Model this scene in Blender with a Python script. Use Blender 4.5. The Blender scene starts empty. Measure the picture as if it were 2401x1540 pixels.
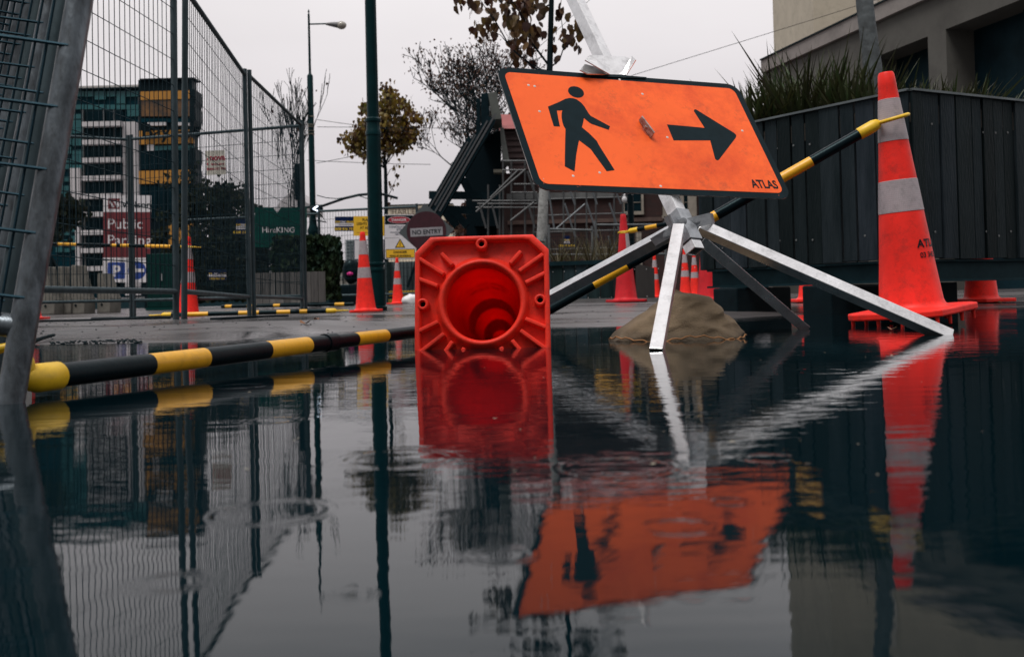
import bpy, bmesh, math, random
from mathutils import Vector, Matrix, noise
R = math.radians
random.seed(7)
scene = bpy.context.scene
COL = scene.collection

# ------------------------------------------------------------------ camera
F = 2300.0; PU, PV = 1200.5, 661.0; HC = 0.13
_p, _r = math.atan(40 / F), math.atan(0.0244)
_fw = Vector((0, math.cos(_p), math.sin(_p))); _up0 = Vector((0, -math.sin(_p), math.cos(_p))); _rt0 = Vector((1, 0, 0))
RT = _rt0 * math.cos(_r) - _up0 * math.sin(_r); UP = _up0 * math.cos(_r) + _rt0 * math.sin(_r); FW = _fw
CAM = Vector((0, 0, HC))
cd = bpy.data.cameras.new('camera'); cam = bpy.data.objects.new('camera', cd); COL.objects.link(cam)
cam.matrix_world = Matrix(((RT.x, UP.x, -FW.x, CAM.x), (RT.y, UP.y, -FW.y, CAM.y), (RT.z, UP.z, -FW.z, CAM.z), (0, 0, 0, 1)))
cd.sensor_width = 36; cd.lens = 36 * F / 2401; cd.shift_y = -(770 - PV) / 2401
cd.clip_start = 0.02; cd.clip_end = 2000
cd.dof.use_dof = True; cd.dof.focus_distance = 2.75; cd.dof.aperture_fstop = 8.5
scene.camera = cam

# ------------------------------------------------------------------ sky and light
SUN_EL, SUN_AZ = R(64), R(215)      # direction the light comes from: behind the camera, a little left
w = bpy.data.worlds.new('World'); scene.world = w; w.use_nodes = True
nt = w.node_tree; nt.nodes.clear()
def N(t, kind, **kw):
    n = t.nodes.new(kind)
    for k, v in kw.items(): setattr(n, k, v)
    return n
out = N(nt, 'ShaderNodeOutputWorld'); add = N(nt, 'ShaderNodeAddShader')
sky = N(nt, 'ShaderNodeTexSky'); sky.sky_type = 'NISHITA'; sky.sun_disc = False
sky.sun_elevation = SUN_EL; sky.sun_rotation = SUN_AZ; sky.air_density = 2; sky.dust_density = 6
bgs = N(nt, 'ShaderNodeBackground'); bgs.inputs[1].default_value = 0.012
hs = N(nt, 'ShaderNodeHueSaturation'); hs.inputs['Saturation'].default_value = 0.25
nt.links.new(sky.outputs[0], hs.inputs['Color']); nt.links.new(hs.outputs[0], bgs.inputs[0])
tc = N(nt, 'ShaderNodeTexCoord'); sx = N(nt, 'ShaderNodeSeparateXYZ'); nt.links.new(tc.outputs['Generated'], sx.inputs[0])
cr = N(nt, 'ShaderNodeValToRGB'); e = cr.color_ramp.elements
e[0].position = 0.0; e[0].color = (0.46, 0.43, 0.452, 1)
e[1].position = 0.30; e[1].color = (0.84, 0.80, 0.812, 1)
m1 = cr.color_ramp.elements.new(0.10); m1.color = (0.60, 0.565, 0.588, 1)
m3 = cr.color_ramp.elements.new(0.42); m3.color = (0.60, 0.60, 0.64, 1); m4 = cr.color_ramp.elements.new(0.65); m4.color = (0.95, 0.92, 0.94, 1)
m2 = cr.color_ramp.elements.new(0.2); m2.color = (0.74, 0.70, 0.72, 1)
cn = N(nt, 'ShaderNodeTexNoise'); cn.inputs['Scale'].default_value = 2.2; cn.inputs['Detail'].default_value = 4
mpn = N(nt, 'ShaderNodeMapping'); mpn.inputs['Scale'].default_value = (1, 1, 3); nt.links.new(tc.outputs['Generated'], mpn.inputs[0]); nt.links.new(mpn.outputs[0], cn.inputs['Vector'])
mr = N(nt, 'ShaderNodeMapRange'); mr.inputs[3].default_value = 0.82; mr.inputs[4].default_value = 1.14
nt.links.new(cn.outputs[0], mr.inputs[0])
mx = N(nt, 'ShaderNodeVectorMath', operation='SCALE'); nt.links.new(sx.outputs[2], cr.inputs[0])
nt.links.new(cr.outputs[0], mx.inputs[0]); nt.links.new(mr.outputs[0], mx.inputs['Scale'])
bgo = N(nt, 'ShaderNodeBackground'); bgo.inputs[1].default_value = 1.0
# dimming added to the unseen low sky behind the camera to cut frontal fill
by = N(nt, 'ShaderNodeMapRange'); by.interpolation_type = 'SMOOTHSTEP'; by.inputs[1].default_value = -0.75; by.inputs[2].default_value = 0.15; by.inputs[3].default_value = 0.38; by.inputs[4].default_value = 1.0
nt.links.new(sx.outputs[1], by.inputs[0])
bz = N(nt, 'ShaderNodeMapRange'); bz.inputs[1].default_value = 0.45; bz.inputs[2].default_value = 0.8; bz.inputs[3].default_value = 0.0; bz.inputs[4].default_value = 1.0; nt.links.new(sx.outputs[2], bz.inputs[0])
bm_ = N(nt, 'ShaderNodeMath', operation='MAXIMUM'); nt.links.new(by.outputs[0], bm_.inputs[0]); nt.links.new(bz.outputs[0], bm_.inputs[1])
mb2 = N(nt, 'ShaderNodeVectorMath', operation='SCALE'); nt.links.new(mx.outputs[0], mb2.inputs[0]); nt.links.new(bm_.outputs[0], mb2.inputs['Scale'])
nt.links.new(mb2.outputs[0], bgo.inputs[0])
nt.links.new(bgs.outputs[0], add.inputs[0]); nt.links.new(bgo.outputs[0], add.inputs[1]); nt.links.new(add.outputs[0], out.inputs[0])
sd = bpy.data.lights.new('sun', 'SUN'); sd.energy = 2.3; sd.angle = R(25); sd.color = (1.0, 0.95, 0.92)
so = bpy.data.objects.new('sun', sd); COL.objects.link(so)
_d = Vector((math.sin(SUN_AZ) * math.cos(SUN_EL), math.cos(SUN_AZ) * math.cos(SUN_EL), math.sin(SUN_EL)))
so.rotation_euler = _d.to_track_quat('Z', 'Y').to_euler()
scene.view_settings.view_transform = 'Standard'; scene.view_settings.look = 'None'
scene.view_settings.exposure = 0.0; scene.view_settings.gamma = 1.0

# ------------------------------------------------------------------ photo geometry helpers
def P(u, v, m):
    """point seen at (u,v) of the 2401 px wide photo, m millimetres per pixel away"""
    m *= 0.001
    return CAM + RT * ((u - PU) * m) - UP * ((v - PV) * m) + FW * (m * F)
def hz(u): return 713 - (u - 700) * 0.0244
def ss(a, b, t):
    t = min(1, max(0, (t - a) / (b - a))); return t * t * (3 - 2 * t)
def pl(xs, ys, t):
    if t <= xs[0]: return ys[0]
    for i in range(1, len(xs)):
        if t <= xs[i]:
            k = (t - xs[i - 1]) / (xs[i] - xs[i - 1]); return ys[i - 1] + k * (ys[i] - ys[i - 1])
    return ys[-1]
def shore(x): return pl([-6, -1.85, -1.31, -1.04, -.92, -.65, .19, .41, .8, 1.35, 2.2, 4, 9], [3.9, 3.78, 3.65, 3.7, 4.3, 4.65, 4.4, 4.25, 4.6, 5.4, 6.1, 6.4, 6.4], x)
def ground(x, y):
    s = y - shore(x)
    zl = pl([0, .8, 2.2, 4.5, 6.5, 8, 14, 30], [0, .032, .056, .034, .022, .02, .082, .095], s)
    zr = pl([0, .6, 2.0, 3.5, 6, 14, 30], [0, .022, .045, .06, .08, .085, .095], s)
    k = ss(-.6, .6, x)
    if s < 0: return max(-.055, s * .05)
    n = noise.noise(Vector((x * 1.3, y * 1.3, 0))) * .006 + noise.noise(Vector((x * 5, y * 5, 3))) * .0025
    return zl * (1 - k) + zr * k + n * min(1, s * 2)
def on_ground(u, m):
    q = P(u, hz(u), m); return Vector((q.x, q.y, ground(q.x, q.y)))

# ------------------------------------------------------------------ materials
def srgb(r, g, b):
    f = lambda c: (c / 255 / 12.92) if c <= 10 else ((c / 255 + .055) / 1.055) ** 2.4
    return (f(r), f(g), f(b))
MATS = {}
def mat(name, col, rough=.6, metal=0, var=.25, vs=8, bump=0, bs=60, spec=.5, trans=0, stretch=None, col2=None, dirt=0, island=0, emit=0):
    if name in MATS: return MATS[name]
    dark = name.startswith('weathered')
    if sum(col) / 3 < .06 and col[0] < col[2] * 1.5 and not emit and not name.startswith('weathered'): col = (col[0] * .30, col[1] * .60, col[2] * .70); spec = min(spec, .12); dark = 1
    m = bpy.data.materials.new(name); m.use_nodes = True; t = m.node_tree
    b = t.nodes['Principled BSDF']; o = t.nodes['Material Output']
    b.inputs['Roughness'].default_value = rough; b.inputs['Metallic'].default_value = metal
    b.inputs['Specular IOR Level'].default_value = spec
    if dark: b.inputs['Specular Tint'].default_value = (.6, .94, 1, 1)
    tc = N(t, 'ShaderNodeTexCoord'); vec = tc.outputs['Object']
    if stretch:
        mp = N(t, 'ShaderNodeMapping'); mp.inputs['Scale'].default_value = stretch; t.links.new(vec, mp.inputs[0]); vec = mp.outputs[0]
    n = N(t, 'ShaderNodeTexNoise'); n.inputs['Scale'].default_value = vs; n.inputs['Detail'].default_value = 6; n.inputs['Roughness'].default_value = .65
    t.links.new(vec, n.inputs['Vector'])
    mx = N(t, 'ShaderNodeMix', data_type='RGBA')
    rp = N(t, 'ShaderNodeMapRange'); rp.inputs[1].default_value = .3; rp.inputs[2].default_value = .7; t.links.new(n.outputs[0], rp.inputs[0])
    t.links.new(rp.outputs[0], mx.inputs[0])
    c2 = col2 or tuple(c * (1 - var) for c in col); c1 = col if col2 else tuple(min(1, c * (1 + var * .5)) for c in col)
    mx.inputs[6].default_value = (*c1, 1); mx.inputs[7].default_value = (*c2, 1)
    cout = mx.outputs[2]
    if dirt:
        n2 = N(t, 'ShaderNodeTexNoise'); n2.inputs['Scale'].default_value = vs * 3.1; n2.inputs['Detail'].default_value = 8; n2.inputs['Roughness'].default_value = .75
        t.links.new(vec, n2.inputs['Vector'])
        r2 = N(t, 'ShaderNodeMapRange'); r2.inputs[1].default_value = .50; r2.inputs[2].default_value = .68; r2.inputs[4].default_value = dirt; t.links.new(n2.outputs[0], r2.inputs[0])
        m3 = N(t, 'ShaderNodeMix', data_type='RGBA'); t.links.new(r2.outputs[0], m3.inputs[0]); t.links.new(cout, m3.inputs[6]); m3.inputs[7].default_value = (.03, .028, .025, 1)
        cout = m3.outputs[2]
    if island:
        g = N(t, 'ShaderNodeNewGeometry'); hsv = N(t, 'ShaderNodeHueSaturation')
        r3 = N(t, 'ShaderNodeMapRange'); r3.inputs[3].default_value = 1 - island; r3.inputs[4].default_value = 1 + island; t.links.new(g.outputs['Random Per Island'], r3.inputs[0])
        r4 = N(t, 'ShaderNodeMapRange'); r4.inputs[3].default_value = .5 - .045 * island; r4.inputs[4].default_value = .5 + .045 * island; t.links.new(g.outputs['Random Per Island'], r4.inputs[0])
        t.links.new(cout, hsv.inputs['Color']); t.links.new(r3.outputs[0], hsv.inputs['Value']); t.links.new(r4.outputs[0], hsv.inputs['Hue']); cout = hsv.outputs[0]
    t.links.new(cout, b.inputs['Base Color'])
    rr = N(t, 'ShaderNodeMapRange'); rr.inputs[3].default_value = max(.02, rough - .12); rr.inputs[4].default_value = min(1, rough + .12); t.links.new(n.outputs[0], rr.inputs[0]); t.links.new(rr.outputs[0], b.inputs['Roughness'])
    if bump:
        n3 = N(t, 'ShaderNodeTexNoise'); n3.inputs['Scale'].default_value = bs; n3.inputs['Detail'].default_value = 5; t.links.new(vec, n3.inputs['Vector'])
        bp = N(t, 'ShaderNodeBump'); bp.inputs['Strength'].default_value = bump; bp.inputs['Distance'].default_value = .01; t.links.new(n3.outputs[0], bp.inputs['Height']); t.links.new(bp.outputs[0], b.inputs['Normal'])
    if trans:
        tr = N(t, 'ShaderNodeBsdfTranslucent'); t.links.new(cout, tr.inputs[0]); ms = N(t, 'ShaderNodeMixShader'); ms.inputs[0].default_value = trans
        t.links.new(b.outputs[0], ms.inputs[1]); t.links.new(tr.outputs[0], ms.inputs[2]); t.links.new(ms.outputs[0], o.inputs[0])
    if emit:
        b.inputs['Emission Color'].default_value = (*col, 1); b.inputs['Emission Strength'].default_value = emit
    MATS[name] = m; return m

# ------------------------------------------------------------------ mesh helpers
def frame(d, up=Vector((0, 0, 1))):
    d = d.normalized()
    if abs(d.dot(up)) > .98: up = Vector((0, 1, 0))
    x = d.cross(up).normalized(); y = x.cross(d).normalized(); return x, y
class MB:
    def __init__(s): s.v = []; s.f = []; s.mi = []; s.k = 0
    def _f(s, f): s.f.append(f); s.mi.append(s.k)
    def quad(s, a, b, c, d):
        n = len(s.v); s.v += [tuple(a), tuple(b), tuple(c), tuple(d)]; s._f((n, n + 1, n + 2, n + 3)); return s
    def hexa(s, c):
        n = len(s.v); s.v += [tuple(p) for p in c]
        for q in ((0, 3, 2, 1), (4, 5, 6, 7), (0, 1, 5, 4), (1, 2, 6, 5), (2, 3, 7, 6), (3, 0, 4, 7)): s._f(tuple(n + i for i in q))
        return s
    def box(s, a, b):
        x0, x1 = sorted((a[0], b[0])); y0, y1 = sorted((a[1], b[1])); z0, z1 = sorted((a[2], b[2]))
        return s.hexa([(x0, y0, z0), (x1, y0, z0), (x1, y1, z0), (x0, y1, z0), (x0, y0, z1), (x1, y0, z1), (x1, y1, z1), (x0, y1, z1)])
    def bar(s, a, b, wd, hg, up=Vector((0, 0, 1))):
        a, b = Vector(a), Vector(b); x, y = frame(b - a, up); x = x * (wd / 2); y = y * (hg / 2)
        return s.hexa([a - x - y, a + x - y, a + x + y, a - x + y, b - x - y, b + x - y, b + x + y, b - x + y])
    def tube(s, pts, rad, n=8, cap=True, closed=False):
        pts = [Vector(p) for p in pts]; L = len(pts)
        if not isinstance(rad, (list, tuple)): rad = [rad] * L
        base = len(s.v); up = Vector((0, 0, 1)); X = None
        for i, p in enumerate(pts):
            if closed: d = pts[(i + 1) % L] - pts[i - 1]
            else: d = pts[min(i + 1, L - 1)] - pts[max(i - 1, 0)]
            if d.length < 1e-9: d = Vector((0, 0, 1))
            d.normalize()
            if X is None: X, Y = frame(d)
            else:
                X = (X - d * X.dot(d))
                X = X.normalized() if X.length > 1e-6 else frame(d)[0]
                Y = X.cross(d)
            for j in range(n):
                a = 2 * math.pi * j / n; s.v.append(tuple(p + (X * math.cos(a) + Y * math.sin(a)) * rad[i]))
        for i in range(L if closed else L - 1):
            i2 = (i + 1) % L
            for j in range(n):
                j2 = (j + 1) % n; s._f((base + i * n + j, base + i * n + j2, base + i2 * n + j2, base + i2 * n + j))
        if cap and not closed:
            s._f(tuple(base + j for j in range(n))[::-1]); s._f(tuple(base + (L - 1) * n + j for j in range(n)))
        return s
    def lathe(s, prof, n=32, M=None, a0=0, a1=2 * math.pi, close=False):
        M = M or Matrix(); full = abs(a1 - a0 - 2 * math.pi) < 1e-6; base = len(s.v); L = len(prof); cnt = n if full else n + 1
        for i in range(cnt):
            a = a0 + (a1 - a0) * i / n
            for r, z in prof: s.v.append(tuple(M @ Vector((r * math.cos(a), r * math.sin(a), z))))
        for i in range(n):
            i2 = (i + 1) % cnt
            for j in range(L if close else L - 1):
                j2 = (j + 1) % L; s._f((base + i * L + j, base + i2 * L + j, base + i2 * L + j2, base + i * L + j2))
        return s
    def prism(s, pts, M, t):
        """polygon pts (2D) in M's xy plane, thickness t along M's z"""
        n = len(s.v); L = len(pts)
        for z in (0, t):
            for p in pts: s.v.append(tuple(M @ Vector((p[0], p[1], z))))
        s._f(tuple(range(n, n + L))[::-1]); s._f(tuple(range(n + L, n + 2 * L)))
        for i in range(L): j = (i + 1) % L; s._f((n + i, n + j, n + L + j, n + L + i))
        return s
    def ball(s, c, r, nu=12, nv=8, sc=(1, 1, 1)):
        prof = [(r * math.sin(math.pi * i / nv) + 1e-5, -r * math.cos(math.pi * i / nv)) for i in range(nv + 1)]
        return s.lathe(prof, nu, Matrix.Translation(Vector(c)) @ Matrix.Diagonal((*sc, 1)))
    def xf(s, M): s.v = [tuple(M @ Vector(p)) for p in s.v]; return s
    def build(s, name, mats, parent=None, smooth=True, bevel=0, loc=None, ang=38):
        me = bpy.data.meshes.new(name)
        vs = s.v
        if loc is not None: vs = [(p[0] - loc[0], p[1] - loc[1], p[2] - loc[2]) for p in vs]
        me.from_pydata(vs, [], s.f)
        for m in (mats if isinstance(mats, (list, tuple)) else [mats]): me.materials.append(m)
        if len(me.materials) > 1: me.polygons.foreach_set('material_index', s.mi)
        bm = bmesh.new(); bm.from_mesh(me); bmesh.ops.recalc_face_normals(bm, faces=bm.faces[:]) if len(s.f) < 60000 else None; bm.to_mesh(me); bm.free()
        if smooth:
            me.polygons.foreach_set('use_smooth', [True] * len(me.polygons)); me.set_sharp_from_angle(angle=R(ang))
        o = bpy.data.objects.new(name, me); COL.objects.link(o)
        if parent is not None: o.parent = parent
        if loc is not None: o.location = loc
        if bevel:
            b = o.modifiers.new('bevel', 'BEVEL'); b.width = bevel; b.segments = 2; b.limit_method = 'ANGLE'; b.angle_limit = R(40)
        return o
def thing(name, label, cat, loc=(0, 0, 0), group=None, M=None):
    o = bpy.data.objects.new(name, None); COL.objects.link(o); o.empty_display_size = .1
    if M is not None: o.matrix_world = M
    else: o.location = loc
    return tag(o, label, cat, group)
def tag(o, label, cat, group=None):
    o['label'] = label; o['category'] = cat
    if group: o['group'] = group
    return o
def struct(o, kind='structure', label=None, cat=None):
    o['kind'] = kind
    if label: o['label'] = label; o['category'] = cat
    return o
def copy_tree(o, parent=None):
    c = o.copy(); COL.objects.link(c)
    if parent is not None: c.parent = parent
    for ch in list(o.children): copy_tree(ch, c)
    return c
def text_mesh(s, size, depth=.0008, bold=0, align='LEFT', xs=1.0, spacing=1.0):
    cu = bpy.data.curves.new('t', 'FONT'); cu.body = s; cu.size = size; cu.extrude = depth; cu.offset = bold * size; cu.align_x = align; cu.align_y = 'BOTTOM_BASELINE'; cu.space_character = spacing; cu.resolution_u = 3
    ob = bpy.data.objects.new('t', cu); COL.objects.link(ob)
    bpy.context.view_layer.update()
    me = bpy.data.meshes.new_from_object(ob.evaluated_get(bpy.context.evaluated_depsgraph_get()))
    bpy.data.objects.remove(ob); bpy.data.curves.remove(cu)
    for v in me.vertices: v.co.x *= xs
    return me
def place_text(me, name, m, parent, M):
    me.name = name; me.materials.clear(); me.materials.append(m); me.transform(M)
    o = bpy.data.objects.new(name, me); COL.objects.link(o); o.parent = parent; return o
def rrect(x0, y0, x1, y1, r, n=6):
    pts = []
    for cx, cy, a in ((x1 - r, y1 - r, 0), (x0 + r, y1 - r, 90), (x0 + r, y0 + r, 180), (x1 - r, y0 + r, 270)):
        for i in range(n + 1): t = R(a + 90 * i / n); pts.append((cx + r * math.cos(t), cy + r * math.sin(t)))
    return pts
XZ = Matrix(((1, 0, 0, 0), (0, 0, -1, 0), (0, 1, 0, 0), (0, 0, 0, 1)))  # local xy -> world xz, +z -> -y (towards the camera)
class Board:
    """a flat upright board: local x right, z up, front towards -y"""
    def __init__(s, name, label, cat, bl, br, h, group=None, thick=.004, mat_=None, part='board'):
        bl, br = Vector(bl), Vector(br); d = br - bl; s.w = d.xy.length; s.h = h; yaw = math.atan2(d.y, d.x)
        s.o = thing(name, label, cat, bl, group); s.o.rotation_euler = (0, -math.atan2(d.z, s.w), yaw)
        s.t = thick
        s.main = MB().box((0, 0, 0), (s.w, thick, h)).build(part, mat_, s.o, smooth=False)
    def rect(s, name, x0, z0, x1, z1, m, layer=1, parent=None, r=0):
        pts = rrect(x0, z0, x1, z1, r) if r else [(x0, z0), (x1, z0), (x1, z1), (x0, z1)]
        return MB().prism(pts, Matrix.Translation((0, -.0012 * (layer - 1), 0)) @ XZ, .0012).build(name, m, parent or s.o, smooth=False)
    def poly(s, name, pts, m, layer=1, parent=None):
        return MB().prism(pts, Matrix.Translation((0, -.0012 * (layer - 1), 0)) @ XZ, .0012).build(name, m, parent or s.o, smooth=False)
    def text(s, txt, x, z, size, m, layer=2, bold=.02, align='CENTER', xs=1, parent=None, name='lettering'):
        return place_text(text_mesh(txt, size, .0006, bold, align, xs), name, m, parent or s.o, Matrix.Translation((x, -.0012 * (layer - 1) - .0008, z)) @ XZ)
# ------------------------------------------------------------------ base materials
ORANGE = mat('fluorescent_orange', (.93, .125, .025), .42, var=.10, vs=5, dirt=.22)
BLACKP = mat('black_paint', (.016, .02, .023), .4, var=.3, vs=30, dirt=.0)
ALU = mat('aluminium_edge', (.5, .5, .5), .45, .5, var=.5, vs=40)
GALV = mat('galvanised_steel', (.36, .38, .40), .42, .55, var=.38, vs=14, bump=.12, bs=90, dirt=.25)
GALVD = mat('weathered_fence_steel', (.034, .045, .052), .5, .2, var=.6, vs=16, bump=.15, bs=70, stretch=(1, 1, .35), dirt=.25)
STEELW = mat('pale_zinc_steel', (.80, .80, .80), .30, .9, var=.25, vs=9, bump=.10, bs=120, dirt=.30)
CONE = mat('cone_red_plastic', (.90, .030, .020), .45, spec=.2, var=.22, vs=7, bump=.08, bs=180, dirt=.32)
CONET = mat('cone_red_translucent', (.86, .03, .022), .45, var=.12, vs=7, bump=.05, bs=160, dirt=.06, trans=.52)
CONED = mat('cone_faded_red', (.55, .018, .026), .5, spec=.2, var=.2, vs=9, bump=.05, dirt=.2)
YEL = mat('bar_yellow', (.80, .40, .01), .38, var=.12, vs=14, bump=.05, bs=150, dirt=.2)
YELC = mat('cap_yellow', (.80, .50, .015), .42, var=.12, vs=20, dirt=.18)
BLK = mat('bar_black', (.010, .012, .014), .32, var=.3, vs=20, bump=.05, bs=120)
WHITEP = mat('white_paint', (.72, .72, .72), .5, var=.12, vs=6, dirt=.1)
REDP = mat('red_paint', (.26, .012, .02), .5, var=.15)
NAVY = mat('navy_print', (.012, .018, .09), .5)
BLUEP = mat('blue_print', (.01, .045, .25), .5)
DKGREEN = mat('dark_green_paint', (.006, .028, .027), .35, var=.4, vs=6, bump=.05)
WIRE = mat('dark_wire', (.02, .025, .03), .5, .4)
TIMBER = mat('weathered_dark_timber', (.0022, .0046, .0058), .5, vs=2.6, stretch=(4, 4, .6), bump=.4, bs=30, island=.8, spec=.14, col2=(.016, .0215, .025))
TIMBER2 = mat('grey_timber', (.10, .095, .09), .7, var=.5, vs=4, stretch=(6, 6, .6), bump=.3, bs=30, island=.45)
BARK = mat('dark_bark', (.030, .026, .026), .8, var=.5, vs=12, bump=.5, bs=30)
BIRCH = mat('pale_bark', (.30, .31, .30), .75, var=.45, vs=9, bump=.3, bs=25, dirt=.75)
RUBBER = mat('black_rubber', (.013, .014, .016), .6, var=.4)

def retro():
    m = mat('retroreflective_white', (.56, .53, .55), .35, var=.14, vs=12, dirt=.30, trans=.34)
    t = m.node_tree; b = t.nodes['Principled BSDF']; src = b.inputs['Base Color'].links[0].from_socket
    tc = N(t, 'ShaderNodeTexCoord'); mp = N(t, 'ShaderNodeMapping'); mp.inputs['Rotation'].default_value = (0, 0, 0)
    # honeycomb print: angle around the cone and height
    sp = N(t, 'ShaderNodeSeparateXYZ'); t.links.new(tc.outputs['Object'], sp.inputs[0])
    at = N(t, 'ShaderNodeMath', operation='ARCTAN2'); t.links.new(sp.outputs[0], at.inputs[0]); t.links.new(sp.outputs[1], at.inputs[1])
    sc = N(t, 'ShaderNodeMath', operation='MULTIPLY'); sc.inputs[1].default_value = 12; t.links.new(at.outputs[0], sc.inputs[0])
    sz = N(t, 'ShaderNodeMath', operation='MULTIPLY'); sz.inputs[1].default_value = 130; t.links.new(sp.outputs[2], sz.inputs[0])
    cb = N(t, 'ShaderNodeCombineXYZ'); t.links.new(sc.outputs[0], cb.inputs[0]); t.links.new(sz.outputs[0], cb.inputs[1])
    vo = N(t, 'ShaderNodeTexVoronoi'); vo.feature = 'DISTANCE_TO_EDGE'; vo.inputs['Scale'].default_value = 1.0; vo.inputs['Randomness'].default_value = .25; t.links.new(cb.outputs[0], vo.inputs['Vector'])
    lt = N(t, 'ShaderNodeMath', operation='LESS_THAN'); lt.inputs[1].default_value = .11; t.links.new(vo.outputs[0], lt.inputs[0])
    ml = N(t, 'ShaderNodeMath', operation='MULTIPLY'); ml.inputs[1].default_value = .35; t.links.new(lt.outputs[0], ml.inputs[0])
    mx = N(t, 'ShaderNodeMix', data_type='RGBA'); t.links.new(ml.outputs[0], mx.inputs[0]); t.links.new(src, mx.inputs[6]); mx.inputs[7].default_value = (.2, .21, .24, 1)
    t.links.new(mx.outputs[2], b.inputs['Base Color']); return m
RETRO = retro()

# ------------------------------------------------------------------ ground
def axis(ranges):
    a = []
    for x0, x1, st in ranges:
        n = max(1, round((x1 - x0) / st)); a += [x0 + (x1 - x0) * i / n for i in range(n)]
    return a + [ranges[-1][1]]
gx = axis([(-400, -60, 60), (-60, -14, 6), (-14, -5, .5), (-5, 5, .1), (5, 14, .5), (14, 60, 6), (60, 400, 60)])
gy = axis([(-30, 0, 5), (0, 3, .3), (3, 9, .07), (9, 14, .25), (14, 40, 1.5), (40, 120, 10), (120, 700, 60)])
b = MB(); W_ = len(gx)
for y in gy:
    for x in gx: b.v.append((x, y, ground(x, y)))
for j in range(len(gy) - 1):
    for i in range(W_ - 1): b._f((j * W_ + i, j * W_ + i + 1, (j + 1) * W_ + i + 1, (j + 1) * W_ + i))
def asphalt():
    m = mat('wet_asphalt', (.075, .068, .068), .3, var=.4, vs=1.6, bump=.0)
    m.node_tree.nodes['Principled BSDF'].inputs['Specular IOR Level'].default_value = .6
    t = m.node_tree; bs = t.nodes['Principled BSDF']
    tc = N(t, 'ShaderNodeTexCoord')
    n = N(t, 'ShaderNodeTexNoise'); n.inputs['Scale'].default_value = .9; n.inputs['Detail'].default_value = 6; n.inputs['Roughness'].default_value = .6
    mp = N(t, 'ShaderNodeMapping'); mp.inputs['Scale'].default_value = (.5, 1.6, 1); t.links.new(tc.outputs['Object'], mp.inputs[0]); t.links.new(mp.outputs[0], n.inputs['Vector'])
    r = N(t, 'ShaderNodeMapRange'); r.inputs[1].default_value = .38; r.inputs[2].default_value = .62; r.inputs[3].default_value = .12; r.inputs[4].default_value = .42; t.links.new(n.outputs[0], r.inputs[0]); t.links.new(r.outputs[0], bs.inputs['Roughness'])
    v = N(t, 'ShaderNodeTexNoise'); v.inputs['Scale'].default_value = 110; v.inputs['Detail'].default_value = 3; t.links.new(tc.outputs['Object'], v.inputs['Vector'])
    bp = N(t, 'ShaderNodeBump'); bp.inputs['Distance'].default_value = .006; t.links.new(v.outputs[0], bp.inputs['Height'])
    r2 = N(t, 'ShaderNodeMapRange'); r2.inputs[1].default_value = .12; r2.inputs[2].default_value = .42; r2.inputs[3].default_value = .03; r2.inputs[4].default_value = .22; t.links.new(r.outputs[0], r2.inputs[0]); t.links.new(r2.outputs[0], bp.inputs['Strength'])
    t.links.new(bp.outputs[0], bs.inputs['Normal']); return m
struct(b.build('road', asphalt(), smooth=True, ang=180))

# ------------------------------------------------------------------ flood water with rain rings
def on_water(u, v):
    d = P(u, v, 1) - CAM; return CAM + d * (-HC / d.z)
def water_mat():
    m = bpy.data.materials.new('flood_water'); m.use_nodes = True; t = m.node_tree; bs = t.nodes['Principled BSDF']
    bs.inputs['Base Color'].default_value = (.0008, .0062, .0088, 1); bs.inputs['Roughness'].default_value = .015; bs.inputs['Specular Tint'].default_value = (.90, .96, 1.0, 1); bs.inputs['IOR'].default_value = 1.27
    tc = N(t, 'ShaderNodeTexCoord'); o = tc.outputs['Object']
    def noi(scale, sc, det=3):
        mp = N(t, 'ShaderNodeMapping'); mp.inputs['Scale'].default_value = sc; t.links.new(o, mp.inputs[0])
        n = N(t, 'ShaderNodeTexNoise'); n.inputs['Scale'].default_value = scale; n.inputs['Detail'].default_value = det; t.links.new(mp.outputs[0], n.inputs['Vector']); return n.outputs[0]
    def M(op, a, b=None):
        n = N(t, 'ShaderNodeMath', operation=op)
        for i, x in enumerate((a, b)):
            if x is None: continue
            if isinstance(x, (int, float)): n.inputs[i].default_value = x
            else: t.links.new(x, n.inputs[i])
        return n.outputs[0]
    # calm and ruffled areas
    mask = noi(1.1, (1, 1, 1), 2); rm = N(t, 'ShaderNodeMapRange'); rm.inputs[1].default_value = .40; rm.inputs[2].default_value = .66; rm.inputs[3].default_value = .22; rm.inputs[4].default_value = 1.0; t.links.new(mask, rm.inputs[0])
    h = M('ADD', M('MULTIPLY', noi(9, (.6, 1.7, 1), 3), WAVE_A), M('MULTIPLY', noi(34, (.6, 1.9, 1), 3), WAVE_B))
    h = M('MULTIPLY', h, rm.outputs[0])
    for (u, v, rx, amp, nw) in RINGS:
        c = on_water(u, v); mm = HC / (v - hz(u)); rad = rx * mm; wl = rad / nw
        vm = N(t, 'ShaderNodeVectorMath', operation='DISTANCE'); t.links.new(o, vm.inputs[0]); vm.inputs[1].default_value = (c.x, c.y, 0)
        d = M('SUBTRACT', vm.outputs['Value'], rad)
        env = M('POWER', 2.718, M('MULTIPLY', M('POWER', M('ABSOLUTE', M('DIVIDE', d, wl * .8)), 2.0), -1.0))
        wv = M('MULTIPLY', M('MULTIPLY', M('COSINE', M('MULTIPLY', d, 6.283 / wl)), env), amp * wl * .42)
        h = M('ADD', h, wv)
    bp = N(t, 'ShaderNodeBump'); bp.inputs['Strength'].default_value = 1; bp.inputs['Distance'].default_value = 1.0
    t.links.new(h, bp.inputs['Height']); t.links.new(bp.outputs[0], bs.inputs['Normal']); return m
WAVE_A, WAVE_B = .0011, .00034
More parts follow.
